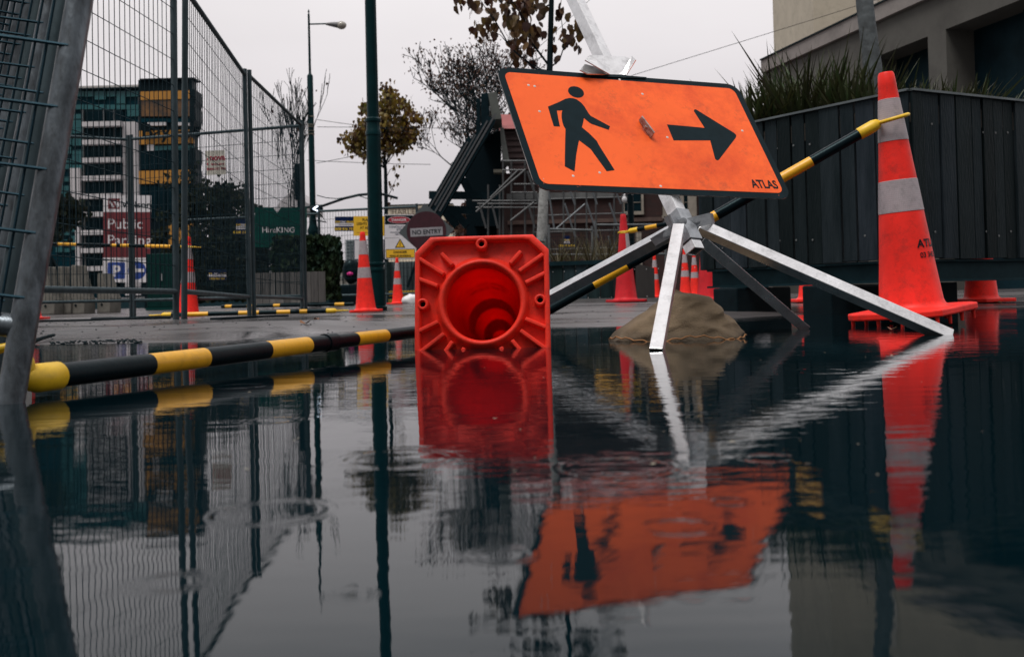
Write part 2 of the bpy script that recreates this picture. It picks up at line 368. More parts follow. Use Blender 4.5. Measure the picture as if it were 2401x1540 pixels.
RINGS = [(1590, 1235, 78, .022, 3), (1712, 1176, 42, .02, 2.2), (640, 1200, 130, .016, 4), (825, 1395, 48, .016, 2.4), (408, 1365, 78, .014, 2.5),
         (930, 1075, 130, .014, 4), (640, 985, 60, .018, 3), (1800, 1073, 60, .016, 3), (1450, 1095, 130, .012, 4), 
         (560, 905, 60, .012, 3), (1930, 870, 70, .012, 3), (1180, 1300, 70, .012, 2.5)]
wb = MB(); wb.quad((-9, -3, 0), (9, -3, 0), (9, 7.6, 0), (-9, 7.6, 0))
struct(wb.build('water', water_mat(), smooth=False))

# ------------------------------------------------------------------ pedestrian sign on its stand
import numpy as np
def cr7(x, y): return (1135.9 + x * .31125, 119.6 + y * .31125)
corn = [cr7(82, 118), cr7(1901, 254), cr7(2321, 1115), cr7(390, 1042)]
A = []
for (X, Y), (u, v) in zip(((0, 1), (1, 1), (1, 0), (0, 0)), corn):
    a_, b_ = u - PU, -(v - PV)
    A.append([X, Y, 1, 0, 0, 0, -a_ * X, -a_ * Y, -a_]); A.append([0, 0, 0, X, Y, 1, -b_ * X, -b_ * Y, -b_])
H = np.linalg.svd(np.array(A))[2][-1].reshape(3, 3)
Mx = np.diag([1 / F, 1 / F, 1]) @ H
if Mx[2, 2] < 0: Mx = -Mx
Mx *= 1.23 * F * .001 / (Mx[2, 2] + .5 * Mx[2, 0])
def c2w(c): return RT * float(c[0]) + UP * float(c[1]) + FW * float(c[2])
SO = CAM + c2w(Mx[:, 2]); SA = c2w(Mx[:, 0]); SB = c2w(Mx[:, 1])
SW, SH = SA.length, SB.length; sex, sey = SA.normalized(), SB.normalized(); sez = sex.cross(sey).normalized()
Hi = np.linalg.inv(H)
def sg(x, y):
    u, v = cr7(x, y); q = Hi @ np.array([u - PU, -(v - PV), 1]); return (float(q[0] / q[2]) * SW, float(q[1] / q[2]) * SH)
SM = Matrix(((sex.x, sey.x, sez.x, SO.x), (sex.y, sey.y, sez.y, SO.y), (sex.z, sey.z, sez.z, SO.z), (0, 0, 0, 1)))
HUB = P(1603, 520, 1.26)
sign = thing('pedestrian_sign', 'orange roadworks sign with black walking figure and arrow on a galvanised four-legged stand', 'road sign', HUB)
def sgn_part(mb, name, m, **k): return mb.xf(Matrix.Translation(-HUB)).build(name, m, sign, **k)
def edge_mat():
    m = mat('chipped_black_border', (.012, .016, .019), .4, var=.3, vs=20)
    t = m.node_tree; bs = t.nodes['Principled BSDF']; src = bs.inputs['Base Color'].links[0].from_socket; tc = N(t, 'ShaderNodeTexCoord')
    n = N(t, 'ShaderNodeTexNoise'); n.inputs['Scale'].default_value = 38; n.inputs['Detail'].default_value = 5; n.inputs['Roughness'].default_value = .75; t.links.new(tc.outputs['Object'], n.inputs['Vector'])
    g = N(t, 'ShaderNodeMath', operation='GREATER_THAN'); g.inputs[1].default_value = .665; t.links.new(n.outputs[0], g.inputs[0])
    mx = N(t, 'ShaderNodeMix', data_type='RGBA'); t.links.new(g.outputs[0], mx.inputs[0]); t.links.new(src, mx.inputs[6]); mx.inputs[7].default_value = (.42, .09, .04, 1); t.links.new(mx.outputs[2], bs.inputs['Base Color']); return m
pts = rrect(0, 0, SW, SH, SH * .085, 8)
pn = MB(); pn.prism(pts, SM @ Matrix.Translation((0, 0, -.005)), .005)
for i in range(len(pn.f)): pn.mi[i] = 0 if i < 2 else 1
ALUC = mat('chipped_edge', (.50, .48, .47), .5, .1, vs=26, col2=(.02, .02, .022))
panel = sgn_part(pn, 'panel', [edge_mat(), ALUC], smooth=False)
def on_panel(p, nm, m, z, t=.0007):
    o = MB().prism(p, SM @ Matrix.Translation((0, 0, z)), t).xf(Matrix.Translation(-HUB)).build(nm, m, panel, smooth=False); return o
def face_mat():
    m = mat('orange_sign_sheeting', (.95, .135, .024), .42, spec=.2, var=.10, vs=3.5, bump=.03, bs=40)
    t = m.node_tree; bs = t.nodes['Principled BSDF']; src = bs.inputs['Base Color'].links[0].from_socket; tc = N(t, 'ShaderNodeTexCoord')
    def blot(sc, th, th2, col, amt, src, st=(1, 1, 1), rough=.75):
        mp = N(t, 'ShaderNodeMapping'); mp.inputs['Scale'].default_value = st; mp.inputs['Location'].default_value = (sc * .37, sc * .11, 0); t.links.new(tc.outputs['Object'], mp.inputs[0])
        n = N(t, 'ShaderNodeTexNoise'); n.inputs['Scale'].default_value = sc; n.inputs['Detail'].default_value = 9; n.inputs['Roughness'].default_value = rough; t.links.new(mp.outputs[0], n.inputs['Vector'])
        r = N(t, 'ShaderNodeMapRange'); r.inputs[1].default_value = th; r.inputs[2].default_value = th2; r.inputs[4].default_value = amt; t.links.new(n.outputs[0], r.inputs[0])
        mx = N(t, 'ShaderNodeMix', data_type='RGBA'); t.links.new(r.outputs[0], mx.inputs[0]); t.links.new(src, mx.inputs[6]); mx.inputs[7].default_value = (*col, 1); return mx.outputs[2]
    s = blot(4, .46, .66, (.62, .055, .015), .75, src)
    s = blot(13, .55, .72, (.25, .05, .03), .6, s)
    s = blot(90, .72, .78, (.06, .03, .03), .8, s, rough=.6)
    s = blot(55, .76, .79, (.6, .5, .45), .9, s, rough=.5)
    t.links.new(s, bs.inputs['Base Color']); return m
bi = SH * .044
on_panel(rrect(bi, bi, SW - bi, SH - bi, SH * .05, 8), 'orange_face', face_mat(), 0)
C20, S20 = math.cos(R(20)), math.sin(R(20))
head = [sg(689 + 62 * math.cos(a) * C20 - 40 * math.sin(a) * S20, 312 + 62 * math.cos(a) * S20 + 40 * math.sin(a) * C20) for a in [2 * math.pi * i / 28 for i in range(28)]]
body = [sg(*p) for p in [(640, 357), (668, 359), (697, 369), (730, 395), (752, 420), (770, 450), (785, 474), (800, 492), (945, 570), (935, 597), (800, 550), (748, 508), (742, 545), (733, 577), (790, 625), (845, 680), (862, 712), (980, 900), (920, 908), (800, 742), (712, 675), (702, 720), (690, 790), (678, 910), (605, 872), (605, 800), (607, 700), (610, 590), (596, 568), (586, 535), (580, 500), (581, 470), (586, 450), (545, 452), (555, 510), (568, 572), (522, 570), (500, 500), (478, 422), (560, 388), (610, 363)]]
arrow = [sg(*p) for p in [(1374, 556), (1658, 582), (1577, 456), (1579, 446), (1585, 442), (1594, 444), (1880, 620), (1893, 632), (1896, 643), (1892, 656), (1768, 818), (1760, 825), (1750, 826), (1737, 815), (1700, 676), (1424, 676)]]
pic = MB().prism(head, SM @ Matrix.Translation((0, 0, .0007)), .0005).prism(body, SM @ Matrix.Translation((0, 0, .0007)), .0005).xf(Matrix.Translation(-HUB)).build('walking_figure', BLACKP, panel, smooth=False)
on_panel(arrow, 'arrow', BLACKP, .0007, .0005)
p0 = sg(2022, 1030); p1 = sg(2218, 1040)
tm = text_mesh('ATLAS', SH * .098, .0004, .022, 'LEFT', 1.0); k_ = (p1[0] - p0[0]) / max(v.co.x for v in tm.vertices)
place_text(tm, 'lettering', BLACKP, panel, Matrix.Translation(-HUB) @ SM @ Matrix.Translation((p0[0], p0[1], .0012)) @ Matrix.Diagonal((k_, k_ * 1.4, 1, 1)))
# wing fastener in the middle
c = sg(1213, 592); wf = MB()
L = SM @ Matrix.Translation((c[0], c[1], 0))
wf.tube([L @ Vector((0, 0, 0)), L @ Vector((0, 0, .016))], .007, 10)
wf.hexa([L @ Vector(q) for q in [(-.013, .032, .004), (-.003, .036, .004), (.012, -.03, .004), (.002, -.036, .004), (-.010, .032, .022), (-.006, .034, .022), (.011, -.03, .024), (.007, -.033, .024)]])
wf.xf(Matrix.Translation(-HUB)).build('wing_fastener', mat('rusty_steel', (.50, .47, .45), .4, .5, vs=60, col2=(.14, .05, .03)), panel)
on_panel([(c[0] + .012 * math.cos(a) * (1 + .2 * math.sin(3 * a)), c[1] - .006 + .02 * math.sin(a)) for a in [i * .4 for i in range(16)]], 'rust_stain', mat('rust', (.45, .06, .02), .6), .0008, .0002)
# small rivets / chips
for x, y in ((415, 457), (378, 268), (332, 260), (1190, 326), (1018, 218), (668, 943), (868, 918), (1942, 603), (1328, 1020), (1377, 652)):
    q = sg(x, y); MB().lathe([(1e-4, .0013), (.0035, .0012), (.0042, .0008)], 8, SM @ Matrix.Translation((q[0], q[1], 0))).xf(Matrix.Translation(-HUB)).build('rivet', mat('chip_white', (.6, .55, .5), .5), panel)
# post: square tube parallel to the sign plane
def pm_on(u, v, off):
    """the point seen at (u,v) on the plane 'off' metres in front of the sign face"""
    d = P(u, v, 1) - CAM; o = SO + sez * off; return CAM + d * ((o - CAM).dot(sez) / d.dot(sez))
pa = pm_on(1597, 520, -.028); pb = pm_on(1412, 132, -.028); pdir = (pb - pa).normalized()
ptop = pa + pdir * ((pb - pa).length * 1.55); pbot = pa - pdir * .105
def hollow(mb, a, b, w_, t_, up, n=None):
    a, b = Vector(a), Vector(b); x, y = frame(b - a, up)
    o = [(-1, -1), (1, -1), (1, 1), (-1, 1)]; base = len(mb.v)
    for p in (a, b):
        for h_ in (w_ / 2, w_ / 2 - t_):
            for q in o: mb.v.append(tuple(p + x * q[0] * h_ + y * q[1] * h_))
    for i in range(4):
        j = (i + 1) % 4
        mb._f((base + i, base + j, base + 8 + j, base + 8 + i)); mb._f((base + 4 + j, base + 4 + i, base + 12 + i, base + 12 + j))
        mb._f((base + i, base + 4 + i, base + 4 + j, base + j)); mb._f((base + 8 + i, base + 8 + j, base + 12 + j, base + 12 + i))
    return mb
sup = (sez + sex * .35).normalized()
sgn_part(hollow(MB(), pbot, ptop, .040, .004, sup), 'post', STEELW, smooth=False, bevel=.002)
sgn_part(hollow(MB(), pa - pdir * .075, pa + pdir * .03, .050, .004, sup), 'socket', GALV, smooth=False, bevel=.002)
# legs
def leg(u1, v1, m1, u2, v2, m2, wd, up):
    a, b_ = P(u1, v1, m1), P(u2, v2, m2); b_ = b_ + (b_ - a).normalized() * .02
    return sgn_part(hollow(MB(), a, b_, wd, .003, up), 'leg', STEELW, smooth=False, bevel=.0015), a, (b_ - a).normalized()
Zu = Vector((0, 0, 1))
l1 = leg(1592, 535, 1.20, 1541, 816, 1.02, .032, Vector((-.126, -.575, .764)))
l2 = leg(1640, 532, 1.24, 2212, 783, 1.20, .034, Vector((0, -.82, .57)))
l3 = leg(1575, 545, 1.25, 1141, 776, 1.64, .034, Vector((0, -.82, .57)))
l4 = leg(1640, 560, 1.30, 1880, 764, 1.50, .032, Vector((.43, -.74, -.51)))
# hub bracket
hb = MB()
def plate(mb, uvs, m0, t=.004, d=(0, 0, 0)):
    q = [P(u, v, m) + Vector(d) for u, v, m in uvs]; n = (q[1] - q[0]).cross(q[2] - q[0]).normalized()
    if n.dot(FW) < 0: n = -n
    k = len(mb.v); L = len(q)
    for o in (0, t):
        for p in q: mb.v.append(tuple(p + n * o))
    mb._f(tuple(range(k, k + L))); mb._f(tuple(range(k + L, k + 2 * L))[::-1])
    for i in range(L): j = (i + 1) % L; mb._f((k + i, k + j, k + L + j, k + L + i))
plate(hb, [(1593, 516, 1.215), (1664, 499, 1.225), (1670, 525, 1.225), (1597, 541, 1.215)], 0)
plate(hb, [(1664, 499, 1.225), (1672, 501, 1.27), (1677, 527, 1.27), (1670, 525, 1.225)], 0)
plate(hb, [(1571, 502, 1.20), (1593, 516, 1.215), (1597, 541, 1.215), (1583, 529, 1.20)], 0)
plate(hb, [(1559, 510, 1.26), (1571, 502, 1.20), (1583, 529, 1.20), (1572, 539, 1.26)], 0)
plate(hb, [(1524, 560, 1.235), (1557, 540, 1.225), (1574, 556, 1.225), (1537, 577, 1.235)], 0)
plate(hb, [(1537, 577, 1.235), (1574, 556, 1.225), (1574, 564, 1.26), (1540, 585, 1.27)], 0)
plate(hb, [(1557, 540, 1.225), (1590, 524, 1.222), (1590, 560, 1.222), (1574, 556, 1.225)], 0)
sgn_part(hb, 'hub_bracket', GALV, smooth=False)
for (u, v, m_) in ((1634, 519, 1.217), (1602, 519, 1.20), (1563, 551, 1.215)):
    q = P(u, v, m_); bt = MB(); d_ = (CAM - q).normalized()
    bt.tube([q, q + d_ * .003], .0105, 16).tube([q + d_ * .003, q + d_ * .009], .0078, 6).tube([q + d_ * .009, q + d_ * .013], .0045, 8)
    sgn_part(bt, 'bolt', GALV, smooth=False)
# top clamp above the sign edge (crop scale 2.566 from (1750,0))
def c6(x, y): return ((1750 + x / 2.566) / 1.6727, y / 2.566 / 1.6727)
def tp(x, y, off): return pm_on(*c6(x, y), off)
def fold(mb, pts, t=.003):
    q = [tp(*p) for p in pts]; n = (q[1] - q[0]).cross(q[2] - q[0]).normalized()
    if n.dot(FW) < 0: n = -n
    k = len(mb.v); L = len(q)
    for o in (0, t):
        for p in q: mb.v.append(tuple(p + n * o))
    mb._f(tuple(range(k, k + L))); mb._f(tuple(range(k + L, k + 2 * L))[::-1])
    for i in range(L): j = (i + 1) % L; mb._f((k + i, k + j, k + L + j, k + L + i))
cl = MB()
fold(cl, [(1440, 556, .0), (1560, 561, 0), (1800, 571, 0), (1850, 592, 0), (1795, 690, 0), (1812, 755, 0), (1645, 750, 0), (1645, 686, 0)])
fold(cl, [(1398, 606, .05), (1440, 556, .0), (1645, 686, 0), (1646, 748, .012)])
fold(cl, [(1868, 564, .05), (1907, 606, .055), (1812, 757, .004), (1793, 690, 0)])
fold(cl, [(1345, 706, .02), (1395, 645, .004), (1560, 690, .001), (1645, 750, .004), (1420, 745, .02)])
sgn_part(cl, 'clamp_plates', STEELW, smooth=False)
c8 = MB(); fold(c8, [(1455, 744, .004), (1700, 752, .004), (2018, 778, .004), (2010, 790, .004), (1455, 768, .004)], .012)
sgn_part(c8, 'clamp_flange', BLACKP, smooth=False)

# ------------------------------------------------------------------ traffic cones
def oct_(h, ch): return [(h - ch, -h), (h, -h + ch), (h, h - ch), (h - ch, h), (-h + ch, h), (-h, h - ch), (-h, -h + ch), (-h + ch, -h)]
def r_at(z, H_, hgt=.9): return (.112 + (.027 - .112) * ((z - .035) / (hgt - .035)))
def cone_body(mb, n=40, hollow_=False):
    pr = [(.150, .033), (.128, .036), (.116, .046), (.111, .06)]
    pr += [(r_at(z, 1), z) for z in (.2, .4, .6, .8, .845)]
    pr += [(r_at(.85, 1) + .0008, .849), (r_at(.89, 1) + .0006, .89), (.024, .899), (.018, .90)]
    if hollow_: pr += [(.016, .897)] + [(r_at(z, 1) - .004, z) for z in (.8, .6, .4, .2, .07)] + [(.112, .045), (.118, .018)]
    else: pr += [(.001, .90)]
    return mb.lathe(pr, n, Matrix())
def sleeve(z0, z1, n=40, off=.0015, a0=0, a1=2 * math.pi): return MB().lathe([(r_at(z0, 1) + .0004, z0), (r_at(z0, 1) + off, z0 + .001), (r_at(z1, 1) + off, z1 - .001), (r_at(z1, 1) + .0004, z1)], n, None, a0, a1)
BANDS = ((.385, .502), (.645, .80))
def make_cone(label, m=CONE, bands=True, group='upright traffic cones', feet=False, n=40, hs=.18):
    t = thing('traffic_cone', label, 'traffic cone', (0, 0, 0), group)
    b = MB(); cone_body(b, n)
    b.build('body', m, t, ang=50)
    pb_ = MB(); pb_.prism(oct_(hs, .045), Matrix.Translation((0, 0, .008)), .026)
    pl_ = pb_.build('base_plate', m, t, smooth=False, bevel=.006)
    if feet:
        for i in range(4):
            for s_ in (-1, 1):
                for a_ in ((0, 1) if 0 < i < 3 else (0,)):
                    q = (-.135 + .09 * i, s_ * (hs - .02)); q = q if a_ == 0 else (q[1], q[0])
                    MB().tube([(q[0], q[1], -.024), (q[0], q[1], .009)], [.006, .008], 8).build('stud', m, pl_)
    if bands:
        for z0, z1 in BANDS: sleeve(z0, z1, n).build('reflective_band', RETRO, t)
    return t
def place_cone(t, u, v, m, tilt=(0, 0), rz=0, z=None, sc=1.0):
    q = P(u, v, m); q.z = ground(q.x, q.y) if z is None else z
    t.location = (q.x, q.y, q.z - .004); t.rotation_euler = (tilt[0], tilt[1], rz); t.scale = (sc,) * 3; return t
big = make_cone('large red and white cone standing in the floodwater by the dark raised planter', feet=True)
q = P(2140, 745, 1.56); big.location = (q.x, q.y, .028); big.rotation_euler = (R(1.0), R(-4.9), R(40)); big.rotation_mode = 'ZYX'
def rotm(t): t.rotation_mode = 'XYZ'; return t.rotation_euler.to_matrix()
# lettering wrapped on the cone
def wrap_text(t, s, size, ang, z, xs=1, bold=.02):
    me = text_mesh(s, size, 0, bold, 'LEFT', xs)
    bm = bmesh.new(); bm.from_mesh(me)
    for v in bm.verts:
        zz = z + v.co.y; r_ = r_at(zz, 1) + .0022; a = ang + v.co.x / r_
        v.co = Vector((r_ * math.cos(a), r_ * math.sin(a), zz))
    bm.to_mesh(me); bm.free()
    return place_text(me, 'lettering', BLACKP, t, Matrix())
_view = (math.atan2(-q.y, -q.x) - R(40))           # direction of the camera in cone space
wrap_text(big, 'ATLAS', .040, _view + R(27), .252, 1.05); wrap_text(big, '03 342 8044', .026, _view + R(30), .215, 1.0)
c1 = make_cone('red and white cone standing behind the mesh fence, holding a bar at its top'); place_cone(c1, 442, 735, 4.75, (0, R(.5)), .3)
def cp(label, *a, **k):
    c = copy_tree(c1); c['label'] = label; place_cone(c, *a, **k); return c
cp('red and white cone standing in front of the tall dark green pole', 858, 735, 4.75, (0, R(-1.2)), .2)
cp('small distant red and white cone under the yellow danger vehicles reversing sign', 933, 712, 8.2, (0, 0), .5)
cp('thin distant red and white cone behind the left side of the sandbag', 1537, 706, 9.0, (0, 0), .4)
cp('distant red and white cone behind the right of the sandbag, front one of two', 1608, 706, 7.9, (0, 0), .4)
cp('distant red and white cone half hidden behind its neighbour beyond the sandbag', 1630, 704, 8.6, (0, 0), .4)
c4 = make_cone('plain faded red cone without white bands in front of the low timber planter', CONED, False); place_cone(c4, 1468, 705, 4.33, (0, R(-.5)), .2)
sleeve(.52, .70, 10, .0015, R(-90), R(-10)).build('reflective_band', RETRO, c4)
c8_ = make_cone('plain faded red cone partly hidden behind the planter corner', CONED, False); place_cone(c8_, 1662, 697, 4.05, (0, 0), .1)
cpl = [('red cone seen only by its base under the steel beam of the planter', 1905, 697, 3.5, .1), ('red cone seen only by its base right of the large cone under the planter', 2300, 684, 3.05, .35), ('red cone at left edge seen only by its base beyond the leaning steel tubes', 72, 727, 5.0, .2)]
for lb, u, v, m_, rz in cpl: cp(lb, u, v, m_, (0, 0), rz=rz)

# lying cone, hollow underside towards the camera
ly = thing('traffic_cone', 'red cone lying on its side in the puddle, hollow ribbed base towards the viewer', 'traffic cone')
hs = .180
b = MB(); cone_body(b, 64, True); b.build('body', CONET, ly, ang=60)
for z0, z1 in BANDS: sleeve(z0, z1, 48).build('reflective_band', RETRO, ly)
wrap_text(ly, 'ATLAS', .040, R(-90 - 42), .252, 1.05); wrap_text(ly, '03 342 8044', .026, R(-90 - 44), .215, 1.0)
bp_ = MB(); NN = 64
def ray_oct(a, h, ch):
    d = Vector((math.cos(a), math.sin(a))); best = 9
    for nx, ny, dist in ((1, 0, h), (-1, 0, h), (0, 1, h), (0, -1, h), (.7071, .7071, (2 * h - ch) * .7071), (-.7071, .7071, (2 * h - ch) * .7071), (.7071, -.7071, (2 * h - ch) * .7071), (-.7071, -.7071, (2 * h - ch) * .7071)):
        k = d.x * nx + d.y * ny
        if k > 1e-6: best = min(best, dist / k)
    return best
ch = .042
prof = []   # rings of (offset kind, z): outer back, outer front, lip, inside lip down to web, web in to hole, fillet
rings = []
angs = sorted(set([round(2 * math.pi * i / NN, 5) for i in range(NN)] + [round(math.atan2(y, x) % (2 * math.pi), 5) for x, y in oct_(hs, ch)]))
for kind, z in (('o', .036), ('o', .004), ('o2', .0), ('l', .0), ('l2', .003), ('l3', .030)):
    off = {'o': 0, 'o2': .003, 'l': .011, 'l2': .0135, 'l3': .0155}[kind]
    rings.append([(ray_oct(a, hs - off, ch) * math.cos(a), ray_oct(a, hs - off, ch) * math.sin(a), z) for a in angs])
for r_, z in ((.130, .031), (.123, .022), (.117, .008), (.112, .0035), (.107, .0045), (.103, .010), (.101, .02), (.100, .05)):
    rings.append([(r_ * math.cos(a), r_ * math.sin(a), z) for a in angs])
K = len(angs)
for rg in rings: bp_.v += rg
for i in range(len(rings) - 1):
    for j in range(K): j2 = (j + 1) % K; bp_._f((i * K + j, i * K + j2, (i + 1) * K + j2, (i + 1) * K + j))
LB = mat('cone_base_red', (.84, .040, .022), .42, spec=.2, var=.22, vs=6, bump=.10, bs=150, dirt=.38)
base_ = bp_.build('base_plate', LB, ly, ang=60)
def n2(x, y): return ((x - 875) / 670 * hs, -(y - 845) / 670 * hs)
ribs = [((400, 215), (580, 455)), ((600, 205), (695, 390)), ((1140, 210), (1055, 390)), ((1350, 225), (1165, 455)), ((1495, 365), (1250, 550)), ((1505, 575), (1300, 665)), ((250, 350), (495, 535)), ((240, 565), (435, 655)),
        ((235, 1095), (430, 1015)), ((230, 1310), (490, 1135)), ((470, 1345), (580, 1225)), ((1505, 1120), (1310, 1025)), ((1490, 1310), (1250, 1145)), ((1270, 1345), (1160, 1225))]
for a, c_ in ribs:
    a, c_ = n2(*a), n2(*c_); rb = MB(); d = Vector((c_[0] - a[0], c_[1] - a[1])); n_ = Vector((-d.y, d.x)).normalized()
    w0 = .0060; k = []
    for (q, zt) in ((a, .002), (c_, .0015)):
        qv = Vector(q)
        for wv, z in ((w0 * 1.2, .031), (w0, .004), (w0 * .6, zt - .0015), (-w0 * .6, zt - .0015), (-w0, .004), (-w0 * 1.2, .031)): k.append((qv.x + n_.x * wv, qv.y + n_.y * wv, z))
    rb.v = k
    for i in range(5): rb._f((i, i + 1, 7 + i, 6 + i))
    rb._f((0, 1, 2, 3, 4, 5)); rb._f((6, 7, 8, 9, 10, 11))
    rb.build('rib', LB, base_, bevel=.0016, smooth=False)
for a in ((870, 257), (283, 835), (1450, 850), (875, 1432)):
    a = n2(*a); rb = MB(); rb.lathe([(.0168, .031), (.0162, .004), (.0145, -.001), (.011, -.002), (.0082, 0), (.0078, .006), (.0078, .029)], 28, Matrix.Translation((a[0], a[1], 0)))
    rb.build('bolt_ring', LB, base_); MB().lathe([(.0079, .016), (.0001, .016)], 20, Matrix.Translation((a[0], a[1], 0))).build('bolt_hole', mat('hole_dark', (.01, .008, .008), .8), base_)
lq = P(1130, 707, 1.133)
ax = Vector((.05, .97, -.165)).normalized(); xx = Vector((0, 0, 1)).cross(-ax)
xx = Vector((1, -.052, 0)) - ax * Vector((1, -.052, 0)).dot(ax); xx.normalize(); yy = ax.cross(xx)
ly.matrix_world = Matrix(((xx.x, yy.x, ax.x, lq.x), (xx.y, yy.y, ax.y, lq.y), (xx.z, yy.z, ax.z, lq.z), (0, 0, 0, 1)))

# ------------------------------------------------------------------ retractable striped bars
def make_bar(label, A_, B_, stripes, r1=.025, r2=.021, split=.5, ringA=True, ringB=True, rr_=.06, upA=None, rd=None, ck=1.0):
    A_, B_ = Vector(A_), Vector(B_); t = thing('cone_bar', label, 'barrier bar', A_, 'black and yellow retractable bars between cones')
    D = B_ - A_; L = D.length; d = D / L; loc = lambda k: d * (k * L)
    pts, rad, mb = [], [], MB()
    cuts = sorted(set([0, split, 1] + [s for q in stripes for s in q]))
    for i in range(len(cuts) - 1):
        k0, k1 = cuts[i], cuts[i + 1]; mid = (k0 + k1) / 2
        mb.k = 1 if any(a <= mid <= b_ for a, b_ in stripes) else 0
        r_ = r1 if mid < split else r2
        mb.tube([loc(k0), loc(k1)], r_, 20, cap=True)
    mb.build('striped_tube', [BLK, YEL], t)
    if 0 < split < 1:
        MB().tube([loc(split) - d * .035, loc(split) + d * .012], r1 * 1.14, 20).build('collar', BLK, t)
    for end, on, s in ((0, ringA, -1), (1, ringB, 1)):
        if not on: continue
        p = loc(end); cap = MB(); cap.tube([p - d * s * .075 * ck, p - d * s * .07 * ck, p + d * s * .005, p + d * s * .022, p + d * s * .03], [r1 * 1.05, r1 * 1.15, r1 * 1.15, r1 * .9, r1 * .5], 20)
        c_ = cap.build('end_cap', YELC, t); rg = MB()
        up = upA or Vector((0, 0, 1)); side = d.cross(up).normalized(); ctr = p + d * s * (.028 + rr_)
        e1, e2 = d, side
        if rd: e1, e2 = Vector(rd[0]).normalized(), Vector(rd[1]).normalized(); ctr = p + d * s * .026 + e1 * rr_
        rg.tube([ctr + e1 * math.cos(a) * rr_ + e2 * math.sin(a) * rr_ for a in [2 * math.pi * i / 32 for i in range(32)]], .007, 10, closed=True)
        rg.build('ring', YELC, c_)
    return t
# near bar: from the leaning tubes to behind the lying cone
nearbar = make_bar('near striped bar floating on the puddle from the leaning tubes to the lying cone', P(90, 886, .64), P(985, 777, 1.22),
         [(.176, .286), (.436, .554), (.716, .837)], r1=.0190, r2=.0172, split=.635, ringB=False, rr_=.030, ck=.55, rd=((-.75, -.2, .62), (.6, .3, .75)))
bt_ = big.matrix_world
hangs = make_bar('long striped bar sloping from the large cone down behind the orange sign', P(2046, 297, 1.55), P(1268, 738, 1.60), [(.18, .292), (.463, .50), (.734, .836)], r1=.0195, r2=.0180, split=.55, ringB=False, rr_=.052, ck=.75, rd=((1, -.12, .26), (.1, 1, .1)))
make_bar('thin distant striped bar running from the plain red cone to behind the stand hub', P(1480, 541, 4.2), P(1655, 508, 4.0), [(.2, .36), (.55, .6), (.83, .9)], r1=.021, r2=.019, split=.55, ringB=False, rr_=.055)
g1 = on_ground(385, 4.4); g2 = on_ground(782, 4.4)
make_bar('striped bar lying on the wet ground under the mesh fence, ringed at both ends', g1 + Vector((0, 0, .03)), g2 + Vector((0, 0, .03)), [(.0, .03), (.14, .26), (.44, .56), (.665, .745), (.80, .845)], r1=.023, r2=.023, split=0, rr_=.06)
make_bar('striped bar held level from the cone behind the fence towards the left', P(440, 579, 4.75), P(120, 572, 4.9), [(.12, .3), (.42, .55), (.8, .95)], r1=.020, r2=.018, split=.5, ringB=False)
g3 = on_ground(520, 7.2); g4 = on_ground(830, 7.0)
make_bar('far thin striped bar lying along the kerb behind the fence posts', g3 + Vector((0, 0, .05)), g4 + Vector((0, 0, .05)), [(.03, .08), (.2, .27), (.4, .45), (.86, .93)], r1=.03, r2=.03, split=0, ringA=False, ringB=False)

# ------------------------------------------------------------------ sandbag
sb = MB(); NU, NV = 150, 54
outl_l = 1425; ctr = P(1585, 789, 1.262); ctr.z = 0
HB = .145
for j in range(NV + 1):
    tt = j / NV
    for i in range(NU):
        a = 2 * math.pi * i / NU; cx, sy = math.cos(a), math.sin(a)
        rx = .205 * (1 + .09 * max(0, cx) ** 3); ry = .125
        # superellipse plan with pinched corners
        k = (abs(cx) ** 2.6 + abs(sy) ** 2.6) ** (-1 / 2.6)
        rad = (1 - tt ** 1.55) ** .80 if tt < 1 else 0
        x = rx * k * cx * rad; y = ry * k * sy * rad
        px = x / .205
        z = -.02 + (HB + .02) * tt
        z += .012 * math.sin(px * 2.2 + .3) * tt
        f = noise.noise(Vector((x * 9, y * 9, z * 14))) * .017 + noise.noise(Vector((x * 22 + 5, y * 22, z * 36))) * .007
        fold_ = math.sin((z - x * .22) * 150 + noise.noise(Vector((x * 6, y * 6, 1))) * 5) * .0028 * (1 - tt)
        f -= abs(noise.noise(Vector((x * 6 + z * 5, y * 6, z * 11 + 9)))) * .020 + abs(noise.noise(Vector((x * 17 - z * 12, y * 15, z * 26 + 4)))) * .007
        nx_, ny_ = cx, sy
        sb.v.append((ctr.x + x + nx_ * (f + fold_) + .01 * tt, ctr.y + y + ny_ * (f + fold_), z + f * .6 * tt))
for j in range(NV):
    for i in range(NU): i2 = (i + 1) % NU; sb._f((j * NU + i, j * NU + i2, (j + 1) * NU + i2, (j + 1) * NU + i))
HESS = mat('hessian_sacking', (.18, .13, .078), .9, var=.35, vs=7, bump=.5, bs=260, dirt=.2)
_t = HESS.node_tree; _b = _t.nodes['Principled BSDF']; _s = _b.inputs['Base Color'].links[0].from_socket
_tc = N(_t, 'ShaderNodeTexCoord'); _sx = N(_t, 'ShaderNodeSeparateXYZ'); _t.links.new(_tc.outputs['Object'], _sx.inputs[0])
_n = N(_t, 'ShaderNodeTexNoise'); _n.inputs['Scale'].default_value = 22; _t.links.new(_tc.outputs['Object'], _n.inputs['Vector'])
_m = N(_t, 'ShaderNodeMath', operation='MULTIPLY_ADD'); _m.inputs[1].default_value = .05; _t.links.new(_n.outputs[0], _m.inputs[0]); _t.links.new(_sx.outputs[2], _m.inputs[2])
_r = N(_t, 'ShaderNodeMapRange'); _r.inputs[1].default_value = .028; _r.inputs[2].default_value = .06; _r.inputs[3].default_value = .72; _r.inputs[4].default_value = 0; _t.links.new(_m.outputs[0], _r.inputs[0])
